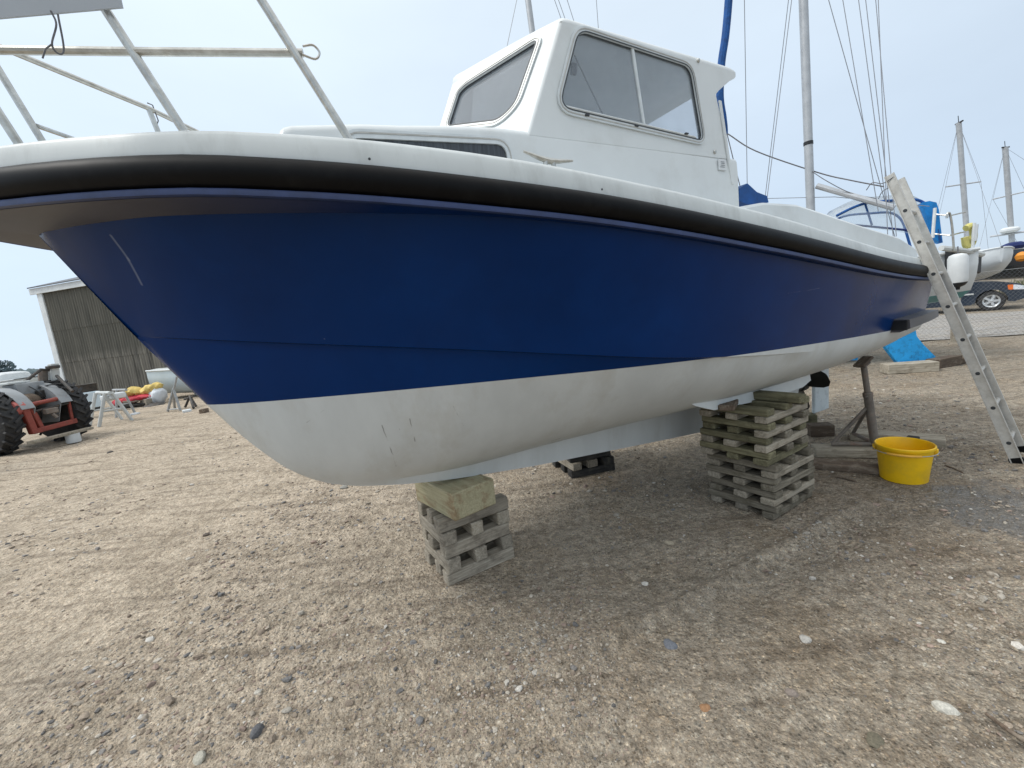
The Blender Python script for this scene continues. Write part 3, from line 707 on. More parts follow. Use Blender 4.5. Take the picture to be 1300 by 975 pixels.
# frames and glass
def window(name, poly, fn, outw, gl, fw=.022, lab=None, parent=boat):
    fr_ = MB(); fr_.plate(grow(poly, fw), [grow(poly, -.004)], lambda a, b: fn(a, b)+outw*.010, -outw*.0085)
    f = fr_.build('window_frame' if name != 'windscreen' else 'windscreen_frame', M['alu_frame'], parent)
    ln = MB(); ln.plate(grow(poly, fw*.62), [grow(poly, fw*.42)], lambda a, b: fn(a, b)+outw*.0125, -outw*.0022); ln.build('screw_line', M['alu'], f)
    gk = MB(); gk.plate(grow(poly, .0015), [grow(poly, -.0035)], lambda a, b: fn(a, b)+outw*.0115, -outw*.026); gk.build('gasket', M['gasket'], f)
    g = MB(); g.plate(grow(poly, .001), [], lambda a, b: fn(a, b)-outw*.006, -outw*.0005); g.build('pane', gl, f)
    if lab: f['label'] = lab
    return f
f1 = window('side', side_win, near(), bn, M['glass'], lab='long sliding side window of the wheelhouse')
window('side', side_win, far(), -bn, M['glass'])
window('windscreen', ws, front, FN, M['glass'], lab='swept windscreen pane')
window('windscreen', [(-a, b) for a, b in ws], front, FNm, M['glass'])
# sliding-window stile, track and catches
pa, pb = BP(803, 61, TW), BP(818, 160, TW)
st_ = MB(); st_.tube([B(pa[0], TW-.002, pa[1]), B(pb[0], TW-.002, pb[1])], .0085, 8); st_.build('sliding_stile', M['alu_frame'], f1)
tr = MB(); q0, q1 = BP(716, 137, TW), BP(882, 176, TW)
tr.tube([B(q0[0], TW+.004, q0[1]+.004), B(q1[0], TW+.004, q1[1]+.004)], .006, 6); tr.build('track', M['alu_frame'], f1)
for (x, y) in ((743, 148), (806, 161), (869, 171)):
    p = BP(x, y, TW); q = MB(); q.obox(B(p[0], TW+.013, p[1]), bu, bn, bz, .012, .006, .004, .002); q.build('catch', M['gasket'], f1)
p = BP(730, 86, TW-.02); q = MB(); q.obox(B(p[0], TW-.03, p[1]), bu, bn, bz+.15*bu, .016, .008, .026, .004); q.build('instrument_box', M['dark'], boat)
p0, p1 = BP(729, 70, TW-.10), BP(765, 145, TW-.10); q = MB(); q.tube([B(p0[0], TW-.1, p0[1]), B(p1[0], TW-.1, p1[1])], .003, 6); q.build('cable', M['dark'], boat)
# cabin window low in the trunk side
cw0, cw1 = BP(436, 181, TW), BP(650, 189, TW); tw2 = TW+.006
cwin = rrect([(cw0[0]+.01, 2.085), (cw1[0]-.035, 2.118), (cw1[0]-.03, 1.985), (cw0[0]+.01, 1.965)], .05)
cf = MB(); cf.plate(grow(cwin, .026), [grow(cwin, -.004)], lambda a, b: B(a, tw2+.012, b), -bn*.02); cfo = cf.build('window_frame', M['alu_frame'], boat)
cl_ = MB(); cl_.plate(grow(cwin, .016), [grow(cwin, .011)], lambda a, b: B(a, tw2+.0145, b), -bn*.002); cl_.build('screw_line', M['alu'], cfo)
cg = MB(); cg.plate(grow(cwin, -.002), [], lambda a, b: B(a, tw2+.004, b), -bn*.004); cg.build('pane', M['glass_dark'], cfo); cfo['label'] = 'low dark cabin window with drawn curtains'
# grab strip at the aft edge of the wheelhouse and rivets
ag = MB(); a0, a1 = BP(913, 128, TW), BP(929, 235, TW)
ag.obox((B(a0[0], TW+.004, a0[1])+B(a1[0], TW+.004, a1[1]))/2, B(a1[0], 0, a1[1])-B(a0[0], 0, a0[1]), bn, bu, np.linalg.norm(np.array(a1)-np.array(a0))/2, .004, .012, .003); ag.build('aft_trim', M['gelcoat'], boat)
for (x, y) in ((886, 77), (907, 193)):
    p = BP(x, y, TW); q = MB(); q.lathe(B(p[0], TW-.002, p[1]), bn, [(.011, 0), (.011, .006), (.007, .011), (0, .011)], 12); q.build('fitting', M['steel'], boat)
p = BP(915, 210, TW); q = MB(); q.obox(B(p[0], TW+.009, p[1]), bu, bn, bz, .033, .004, .030, .002); pl = q.build('builder_plate', M['sticker'], boat)
q = MB()
for dz in (.014, .006, -.004, -.013): q.obox(B(p[0]+random.uniform(-.004, .004), TW+.0135, p[1]+dz), bu, bn, bz, .020+random.uniform(-.006, .004), .0006, .0016)
q.build('plate_text', M['print'], pl)
# horn cleat on the side deck
c0, c1, cm = BP(665, 195, .70), BP(727, 206, .70), BP(697, 210, .70)
q = MB(); mid_ = B((c0[0]+c1[0])/2, .70, (c0[1]+c1[1])/2-.012)
q.tube([B(c0[0], .70, c0[1]+.008), B(c0[0]*.7+c1[0]*.3, .70, c0[1]*.7+c1[1]*.3-.006), mid_, B(c0[0]*.3+c1[0]*.7, .70, c0[1]*.3+c1[1]*.7-.006), B(c1[0], .70, c1[1]+.006)], [.005, .010, .013, .010, .005], 8)
for d in (-.018, .018): q.tube([mid_+bu*d, mid_+bu*d*1.4-bz*.05], .010, 8)
q.obox(mid_-bz*.052, bu, bn, bz, .045, .016, .004, .002); q.build('cleat', M['steel'], boat)
# a few fixing screws just above the strake
for (x, y) in ((481, 212), (768, 249)):
    sc_ = -.555 if x == 481 else (.26 if x == 768 else 1.98)
    q = MB(); q.lathe(B(sc_, T(sc_)+.010, ZR(sc_)+.064), bn, [(.004, 0), (.004, .003), (0, .004)], 8); q.build('screw', M['gasket'], gw)

# bilge keels, stern gear
for sg in (1, -1):
    bkp = MB(); rings = []
    for s, dz, w_ in ((1.16, .0, .02), (1.22, -.035, .03), (1.38, -.075, .035), (1.75, -.085, .035), (2.1, -.085, .032), (2.38, -.075, .025), (2.5, -.04, .018)):
        z0 = .815 if s < 1.3 else .80-.03*(s-1.3); tb = .53; zb = z0+dz-.004
        rings.append([B(s, sg*(tb-w_), zb), B(s, sg*(tb+w_), zb), B(s, sg*(tb+w_*.9-.02), zb+.15), B(s, sg*(tb-w_*.9-.05), zb+.15)])
    bkp.loft(rings, closed=True, caps=True); bkp.build('bilge_keel', M['bottom_paint'], boat, angle=30)
q = MB(); q.lathe(B(3.28, 0, .475), bu, [(.045, 0), (.045, .06), (.035, .1), (.05, .11), (.05, .19), (.02, .24), (0, .25)], 16); q.build('propeller_hub', M['bronze'], boat)
for k in range(3):
    a_ = R_(60+120*k); rd = math.cos(a_)*bz+math.sin(a_)*bn; tg_ = np.cross(bu, rd); q = MB(); rings = []
    for r_, w_ in ((.03, .04), (.075, .085), (.125, .115), (.18, .115), (.22, .08), (.24, .02)):
        tw_ = R_(50-110*r_); ch = unit(tg_*math.cos(tw_)+bu*math.sin(tw_)); c = B(3.43, 0, .475)+rd*r_
        th_ = np.cross(rd, ch)*.006; rings.append([c-ch*w_, c-ch*w_*.3+th_, c+ch*w_*.5+th_, c+ch*w_, c+ch*w_*.5-th_, c-ch*w_*.3-th_])
    q.loft(rings, closed=True, caps=True); q.build('propeller_blade', M['bronze'], boat)
q = MB(); q.obox(B(3.76, 0, .46), bu, bn, bz, .135, .016, .30, .01); q.build('rudder', M['rudder'], boat)
q = MB(); q.tube([B(3.70, 0, .70), B(3.70, 0, .98)], .02, 10); q.build('rudder_stock', M['bronze'], boat)
# heavy rubber corner fender low on the stern quarter
q = MB(); rings = []
for s, k in ((3.12, 1), (3.4, 1), (3.7, 1), (4.0, 1), (4.22, .9), (4.42, .35)):
    t = TC(min(s, 4.22))+.5*(TH(min(s, 4.2))-TC(min(s, 4.2)))-(.0 if s <= 4.22 else (s-4.22)*.55); z = 1.052-.004*(s-3)
    rings.append([B(s, t-.05, z+.045*k), B(s, t+.075, z+.036*k), B(s, t+.082, z-.028*k), B(s, t+.02, z-.055*k), B(s, t-.05, z-.055*k)])
q.loft(rings, closed=True, caps=True); qf = q.build('quarter_fender', M['flange'], boat); qf['label'] = 'grey rubber fender along the stern quarter'
q = MB(); c = B(3.118, TC(3.12)+.5*(TH(3.12)-TC(3.12))+.012, 1.048); q.obox(c, bu, bn, bz, .006, .055, .036, .004); q.build('fender_socket', M['dark'], boat)

# pulpit rails: near side measured, far side its mirror image
PT = .74
pA0, pA1 = BP(449, 180, .755), BP(328, -6, PT); pB0, pB1 = BP(241, 172, .60), BP(122, -6, .60)
def post(name, a, ta, b, tb, r=.0125):
    q = MB(); a_, b_ = B(a[0], ta, a[1]-.02), B(b[0], tb, b[1]); q.tube([a_, b_, b_+(b_-a_)*.35], r, 10)
    q.lathe(B(a[0], ta, a[1]-.02), (0, 0, 1), [(.03, 0), (.03, .006), (.018, .014), (0.0, .016)], 14); return q.build(name, M['steel'], boat)
post('stanchion', pA0, .755, pA1, PT); post('stanchion', pB0, .60, pB1, .60)
rA, rB_, rC = BP(385, 66, PT+.005), BP(171, 65.5, .60), BP(-40, 63, .44)
q = MB(); q.tube([B(rA[0], PT, rA[1]), B(rB_[0], .60, rB_[1]), B(rC[0], .44, rC[1])], .0115, 10)
q.tube(spl([B(rA[0]+.0, PT+.012, rA[1]+.012), B(rA[0]+.03, PT+.012, rA[1]+.02), B(rA[0]+.045, PT+.012, rA[1]+.002), B(rA[0]+.03, PT+.012, rA[1]-.018), B(rA[0]-.005, PT+.012, rA[1]-.012)]), .0035, 6)
q.build('rail', M['steel'], boat)
q = MB(); fr0 = BP(-30, 47, -.25); fr1 = BP(190, 138, -.62); fr2 = BP(262, 173, -.70)
q.tube([B(fr0[0], -.25, fr0[1]), B(fr1[0], -.62, fr1[1]), B(fr2[0], -.70, fr2[1])], .0115, 10); q.build('rail', M['steel'], boat)
fp0, fp1 = BP(207, 178, -.62), BP(188, 136, -.62); q = MB(); q.tube([B(fp0[0], -.62, fp0[1]-.04), B(fp1[0], -.62, fp1[1])], .0125, 8); q.build('stanchion', M['steel'], boat)
c0, c1 = BP(64, 190, -.15), BP(-18, 62, -.15); q = MB(); q.tube([B(c0[0], -.15, c0[1]-.03), B(c1[0], -.15, c1[1])], .0125, 10); q.build('stanchion', M['steel'], boat)
c0, c1 = BP(36, 194, .12), BP(-30, 100, .12); q = MB(); q.tube([B(c0[0], .12, c0[1]-.03), B(c1[0], .12, c1[1])], .0135, 10); q.build('stanchion', M['steel'], boat)
c0, c1 = BP(47, 160, -.15), BP(104, 180, -.42); q = MB(); q.tube([B(c0[0], -.15, c0[1]), B(c1[0], -.42, c1[1])], .009, 8); q.build('rail', M['steel'], boat)
q = MB(); w0 = np.array(B(fp1[0], -.62, fp1[1])); q.tube([w0+bz*.02, w0+bu*.02+bz*.012, w0+bu*.03-bz*.06, w0+bu*.012-bz*.10, w0-bz*.05], .003, 6); q.build('lashing', M['rope'], boat)
# top rail and the bow bend that joins both sides
def ext(a, ta, c, tb): a_, b_ = B(a[0], ta, a[1]-.02), B(c[0], tb, c[1]); return b_+(b_-a_)*.35
eA, eB = ext(pA0, .755, pA1, PT), ext(pB0, .60, pB1, .60)
rCp, fR = B(rC[0], .44, rC[1]), B(fr0[0], -.25, fr0[1]); cT = BP(-18, 62, -.15); cT = B(cT[0], -.15, cT[1])
bowp = B(-2.2, .05, max(eA[2], eB[2], fR[2])+.02)
q = MB(); q.tube(spl([eA, eB, (eB+bowp)/2+bn*.10, bowp, (fR+bowp)/2-bn*.05, fR]), .0125, 10); q.build('top_rail', M['steel'], boat)
q = MB(); q.tube(spl([rCp, (rCp+cT)/2-bu*.12, cT]), .0115, 10); q.build('rail', M['steel'], boat)
# board hung on the rail, seen from behind
s0_, s1_ = BP(-30, 27.5, .62), BP(157, 11, .62)
q = MB(); ln_ = B(s1_[0], .62, s1_[1])-B(s0_[0], .62, s0_[1])
a_, b_ = B(s0_[0], .62, s0_[1]), B(s1_[0], .62, s1_[1])
q.prism([a_-ln_*.6, b_, b_+bz*.34, a_-ln_*.6+bz*.34], bn*.006)
sg_ = q.build('hanging_board', M['sign']); tag(sg_, 'plain pale grey board hanging on the bow rail', 'board')
q = MB(); k0 = BP(66, 16, .625); k1 = BP(70, 60, .60); k2 = BP(78, 66, .58)
kk = [B(k0[0], .632, k0[1]), B(k0[0]+.004, .63, k0[1]-.03), B(*BP(66, 56, .625)[:1], .625, BP(66, 56, .625)[1]), B(BP(74, 68, .62)[0], .62, BP(74, 68, .62)[1]), B(BP(81, 62, .62)[0], .62, BP(81, 62, .62)[1]), B(k0[0]+.012, .63, k0[1]-.004)]
q.tube(spl(kk), .0022, 6); q.tube([kk[2], B(BP(58, 62, .62)[0], .62, BP(58, 62, .62)[1]), B(BP(54, 74, .62)[0], .62, BP(54, 74, .62)[1])], .002, 6)
tie = q.build('tie_wire', M['rope'], sg_)
# folded blue canvas in the cockpit corner
q = MB(); cc = [BP(x, y, .5) for x, y in ((933, 256), (936, 240), (945, 234), (957, 245), (970, 250), (972, 258), (950, 262))]
q.prism([B(a, .52, b) for a, b in cc], -bn*.22); cv = q.build('folded_canvas', M['canvas_blue']); tag(cv, 'blue folded canvas lying on the cockpit coaming behind the wheelhouse', 'canvas')

def hullpt(x, y, t): s_, z_ = BP(x, y, t); return B(s_, t, z_)
def hull_hit(x, y):
    """where the sight line meets the hull's near side"""
    lo = None
    for t in np.linspace(1.05, .0, 421):
        s_, z_ = BP(x, y, t)
        if s_ < -1.57 or s_ > S_END: continue
        sec = section(s_); ts = [p[0] for p in sec]; zs = [p[1] for p in sec]
        if z_ < zs[0] or z_ > zs[-1]: continue
        if np.interp(z_, zs, ts) >= t: return B(s_, t, z_)
    return None
def segs(lst): return [(a, c, w_, am) for (p, q_, w_, am) in lst for a, c in [(hull_hit(*p), hull_hit(*q_))] if a is not None and c is not None]
scratches(M['blue_hull'], segs([((141, 299), (164, 330), .0065, .55), ((162, 328), (180, 361), .0065, .55), ((412, 430), (416, 438), .004, .5), ((1000, 372), (1040, 366), .003, .25)]), (.20, .24, .33))
scratches(M['bottom_paint'], segs([((485, 540), (496, 570), .0036, .75), ((496, 570), (503, 592), .0036, .7), ((520, 532), (527, 560), .0032, .7), ((507, 545), (521, 588), .003, .6), ((575, 515), (588, 540), .0028, .5), ((390, 536), (412, 520), .003, .35), ((700, 560), (712, 556), .005, .8)]), (.13, .125, .11))
# ------------------------------------------------------------------ timber cribs under the keels
def jit(a=.004): return np.array([random.uniform(-a, a), random.uniform(-a, a), 0])
def pallet(corner, er, el, LR, LL, z0, layers, th, wd, mats, label, group):
    """a nailed grid of short battens: each layer is three boards along er ('R') or el ('L')"""
    base = np.array([corner[0], corner[1], z0])
    t = thing('pallet', base+(er*LR+el*LL)/2, label, 'pallet', group)
    for k, ly in enumerate(layers):
        for i in range(3):
            z = z0+th*(k+.5)
            ln, acr, l, w_ = (er, el, LR, LL) if ly == 'R' else (el, er, LL, LR)
            off = wd/2+.006+(w_-wd-.012)*i/2
            c = base*np.array([1, 1, 0])+ln*(l/2)+acr*off+bz*z+jit(.006)
            a = random.uniform(-.018, .018); ax = unit(ln+acr*a); ay = unit(np.cross(bz, ax))
            board('board', random.choice(mats[ly]), t, c, ax, ay, bz, l+random.uniform(-.020, .012), wd+random.uniform(-.010, .006), th-.0015-random.uniform(0, .002), .005)
    return t
v3 = lambda a, b: np.array([a, b, 0.0])
G1, G2, G3 = 'pallets stacked under the bow keel', 'pallets stacked under the near bilge keel', 'pallets stacked under the far bilge keel'
er, el = unit(v3(.373, .23)), unit(v3(-.194, .308)); el = unit(el-er*(el @ er)*.7)
fc = v3(-.454, 2.149)
pallet(fc, er, el, .435, .365, .0, 'RL', .078, .078, {'R': [M['timber_grey'], M['timber_pale']], 'L': [M['timber_grey']]}, 'grey weathered pallet on the ground at the bottom of the short stack beneath the bow', G1)
pallet(fc+er*-.004+el*.004, er, el, .43, .37, .157, 'RLR', .078, .076, {'R': [M['timber_grey'], M['timber_pale']], 'L': [M['timber_pale'], M['timber_grey']]}, 'grey weathered pallet directly under the fresh timber block', G1)
# block of new timber between crib and keel
b0, bR, bL = G(575, 661, .392), G(634, 641, .392), G(527, 634, .392)
xr, xl = unit(bR-b0), unit(bL-b0); lr, ll = np.linalg.norm(bR-b0), np.linalg.norm(bL-b0)
q = MB(); hgt = .150
blk = board('timber_block', M['timber_new'], None, (b0+bR+bL+(bR+xl*ll))/4+bz*(hgt/2), xl, xr, bz, ll, lr*.985, hgt, .006)
tag(blk, 'thick fresh sawn timber block wedged between the bow keel and its pallets', 'timber block')
# tall crib under the near bilge keel
er2, el2 = unit(v3(.444, .263)), unit(v3(-.26, .385)); el2 = unit(el2-er2*(el2 @ er2)*.7); tcn = v3(1.523, 2.465)
names = ['lowest pallet of the tall stack, resting on the gravel', 'second pallet up in the tall stack beside the yellow bucket', 'third pallet up in the tall stack beside the yellow bucket', 'fourth pallet up in the tall stack, last of the grey lower half',
         'fifth pallet up in the tall stack, first of the greenish upper half', 'greenish pallet third from the top of the tall stack', 'greenish pallet second from the top of the tall stack', 'top pallet of the tall stack, greenish, under the bilge keel']
for k in range(8):
    lo = k < 4; off = v3(0, 0) if lo else er2*-.045+el2*.012
    off = off+jit(.008)
    mt = {'L': [M['timber_mid']] if lo else [M['timber_green'], M['timber_mid'], M['timber_green']], 'R': [M['timber_pale'], M['timber_grey'], M['timber_mid']] if lo else [M['timber_pale'], M['timber_green'], M['timber_pale']]}
    pallet(tcn+off, er2, el2, .50, .455, .0885*k, 'RL', .0442, .085, mt, names[k], G2)
for (px, py, l, w_, hh, m, lab) in ((925, 517, .20, .09, .035, 'timber_brown', 'short brown shim board on top of the tall stack under the bilge keel tip'), (985, 508, .32, .08, .05, 'timber_green', 'greenish board laid on the far edge of the tall stack')):
    zt_ = .0885*8+.001; p = G(px, py, zt_); dx_ = el2 if px > 950 else el2+er2*2.2; o = board('shim_board', M[m], None, p+bz*(hh/2), dx_, np.cross(bz, dx_), bz, l, w_, hh, .005); tag(o, lab, 'board')
# far crib
er3, el3 = unit(v3(.36, .081)), unit(v3(-.25, .358)); el3 = unit(el3-er3*(el3 @ er3)*.7); c3 = v3(.427, 3.511)
n3 = ['bottom pallet of the dark stack seen beneath the keel', 'dark pallet lying on the bottom one beneath the keel', 'dark third pallet of the far stack, just under the keel line', 'dark pallet of the far stack mostly hidden behind the keel', 'dark top pallet of the far stack hidden behind the keel']
for k in range(5):
    pallet(c3+jit(.006), er3, el3, .40, .435, .136*k, 'RL', .068, .095, {'R': [M['timber_dark']], 'L': [M['timber_grey'], M['timber_dark']]}, n3[k], G3)  # dark R boards paint in the shade on the right faces

# ------------------------------------------------------------------ bucket
bc = G(1147, 607); bt = thing('bucket', bc, 'yellow plastic bucket with folded handle standing on the gravel', 'bucket')
q = MB(); q.lathe(bc, bz, [(.0, .006), (.118, .006), (.124, .0), (.129, .004), (.133, .05), (.143, .14), (.1525, .225), (.1535, .232), (.161, .234), (.163, .240), (.162, .252), (.158, .256), (.154, .254), (.151, .246), (.1425, .16), (.130, .05), (.125, .012), (0, .011)], 48)
q.build('shell', M['yellow'], bt, angle=40)
hd_ = unit(np.cross(bz, unit(bc*np.array([1, 1, 0])))); hd_ = unit(hd_*np.array([1, 1, 0])+.0*bz)     # lugs left and right of the line of sight
fw = unit(-bc*np.array([1, 1, 0]))
for sg in (1, -1):
    q = MB(); q.obox(bc+hd_*sg*.160+bz*.212, hd_, fw, bz, .010, .016, .022, .004, 2); q.build('lug', M['yellow'], bt)
q = MB(); hp = [bc+hd_*(.172*math.cos(a_))+fw*(.178*math.sin(a_))+bz*(.212+.006*math.sin(a_)) for a_ in np.linspace(0, math.pi, 25)]
q.tube(hp, .0032, 8); hn = q.build('handle', M['galv'], bt)
q = MB(); q.tube(hp[8:17], .0085, 8); q.build('grip', M['grip'], hn)

# ------------------------------------------------------------------ ladder
LF = G(1293, 590); ph = R_(37); rdir = np.array([math.cos(ph), math.sin(ph), 0]); LT = onplane(1129, 222, LF, rdir)
lad = thing('ladder', LF, 'aluminium ladder leaning against the stern of the motor boat', 'ladder')
ld = unit(LT-LF); ln_n = np.cross(rdir, ld); LL_ = np.linalg.norm(LT-LF); LW = .315
for sg in (0, 1):
    q = MB(); c = LF+rdir*LW*sg+ld*LL_/2
    w2, d2, t_ = .012, .030, .0022                                # channel section: web and two flanges turned outward
    q.obox(c, ld, rdir, ln_n, LL_/2, .003, d2, .0008)
    o = -1 if sg == 0 else 1
    for f_ in (-1, 1): q.obox(c+rdir*(o*.010)+ln_n*f_*(d2-.002), ld, rdir, ln_n, LL_/2, .008, .003, .0008)
    q.build('stile', M['alu'], lad)
nr = int(LL_/.262)
for k in range(nr):
    c = LF+ld*(.16+.262*k); q = MB(); q.tube([c+rdir*.002, c+rdir*(LW-.002)], .014, 10); q.build('rung', M['alu'], lad)
    for sg in (0, 1):
        q = MB(); o = -1 if sg == 0 else 1; q.lathe(c+rdir*(LW*sg+o*.0032), rdir*o, [(.0125, 0), (.0125, .002), (.009, .004), (.0088, .0015), (0, .0012)], 12); q.build('rung_end', M['gasket'], lad)
for sg in (0, 1):
    q = MB(); q.obox(LF+rdir*LW*sg+ld*.02, ld, rdir, ln_n, .03, .012, .038, .004); q.build('foot', M['rubber'], lad)
q = MB(); q.tube(spl([LT+ln_n*.02-ld*.03, LT-ln_n*.05+rdir*-.02-ld*.04, LT-ln_n*.10-ld*.0+rdir*-.03, LT-ln_n*.15-ld*.03-rdir*.03]), .0035, 6); q.build('lashing', M['rope'], lad)
q = MB(); q.tube(spl([LT-ln_n*.03-ld*.09-rdir*.012, LT-ln_n*.07-ld*.10-rdir*.03, LT-ln_n*.11-ld*.13]), .0035, 6); q.build('lashing', M['rope'], lad)

# ------------------------------------------------------------------ prop stand and boards under the stern
PF = G(1111, 566, .075); PTp = at(1096, 461, PF[1]+.02)
ps = thing('boat_stand', PF, 'rusty steel tripod boat stand propping up the stern', 'boat stand')
ax_ = unit(PTp-PF); Lp = np.linalg.norm(PTp-PF)
q = MB(); q.tube([PF, PF+ax_*Lp*.62], .030, 14); q.build('sleeve', M['rust_steel'], ps)
q = MB(); q.tube([PF+ax_*Lp*.60, PF+ax_*(Lp-.0)], .021, 12); q.build('post', M['rust_steel'], ps)
q = MB(); q.lathe(PF+ax_*Lp*.60, ax_, [(.034, 0), (.034, .03), (.03, .035)], 12); q.tube([PF+ax_*Lp*.615+rdir*-.03, PF+ax_*Lp*.615-rdir*.09+bu*.02], .006, 6); q.build('collar', M['rust_steel'], ps)
tv = unit(B(2.9, .5, .80)-B(3.7, .45, .90)); nv = unit(np.cross(tv, bn)); sidev = np.cross(nv, tv)
board('head_pad', M['timber_brown'], ps, PTp+bz*.012, tv+bz*-.12, bn, nv, .19, .075, .022, .005)
q = MB(); q.obox(PTp-bz*.012, tv+bz*-.12, bn, nv, .05, .035, .006, .003); q.build('head_plate', M['rust_steel'], ps)
f1_, f2_ = G(1056, 566, .075), G(1083, 552, .075); kn = PF+ax_*Lp*.50
for f_ in (f1_, f2_):
    q = MB(); q.tube([kn, f_+bz*.016], .014, 10); q.build('leg', M['rust_steel'], ps)
    q = MB(); q.tube([f_+bz*.016, PF+bz*.016], .0165, 10); q.build('foot_bar', M['rust_steel'], ps)
def plank(a, b, wd, th, z, m, lab, name='plank', lift=0.0):
    a, b = np.array(a), np.array(b); ax = unit((b-a)*np.array([1, 1, 0])); L_ = np.linalg.norm((b-a)[:2])
    o = board(name, m, None, (a+b)/2*np.array([1, 1, 0])+bz*(z+th/2), ax+bz*lift, np.cross(bz, ax), bz, L_, wd, th, .006); return tag(o, lab, 'plank')
plank(G(1032, 577), G(1128, 578), .17, .07, 0, M['timber_pale'], 'pale worn plank lying under the boat stand feet')
plank(G(1080, 556), G(1200, 566), .16, .072, .0, M['timber_pale'], 'pale plank behind the yellow bucket under the boat stand')
plank(G(1026, 592), G(1116, 600), .12, .055, 0, M['timber_brown'], 'damp brown plank lying in front of the boat stand')
plank(G(1026, 553), G(1056, 552), .13, .11, 0, M['timber_brown'], 'brown timber block between the tall stack and the boat stand', 'timber_block')
plank(G(1020, 545), G(1036, 545), .12, .16, 0, M['timber_green'], 'greenish timber offcut behind the tall stack', 'timber_block')
plank(G(1150, 569), G(1166, 571), .10, .10, 0, M['timber_dark'], 'dark square timber block behind the bucket', 'timber_block')
plank(G(1166, 574), G(1186, 577), .08, .03, 0, M['timber_brown'], 'thin brown offcut beside the dark block behind the bucket', 'timber_offcut')
plank(G(1122, 474), G(1186, 470), .22, .14, 0, M['timber_pale'], 'pale timber beam under the bright blue rudder')
plank(G(1184, 468), G(1212, 462), .18, .14, 0, M['timber_brown'], 'brown timber beam lying beyond the blue rudder')
plank(G(1205, 463), G(1222, 460), .14, .08, 0, M['timber_brown'], 'short brown offcut at the end of the beams by the blue rudder', 'timber_offcut')

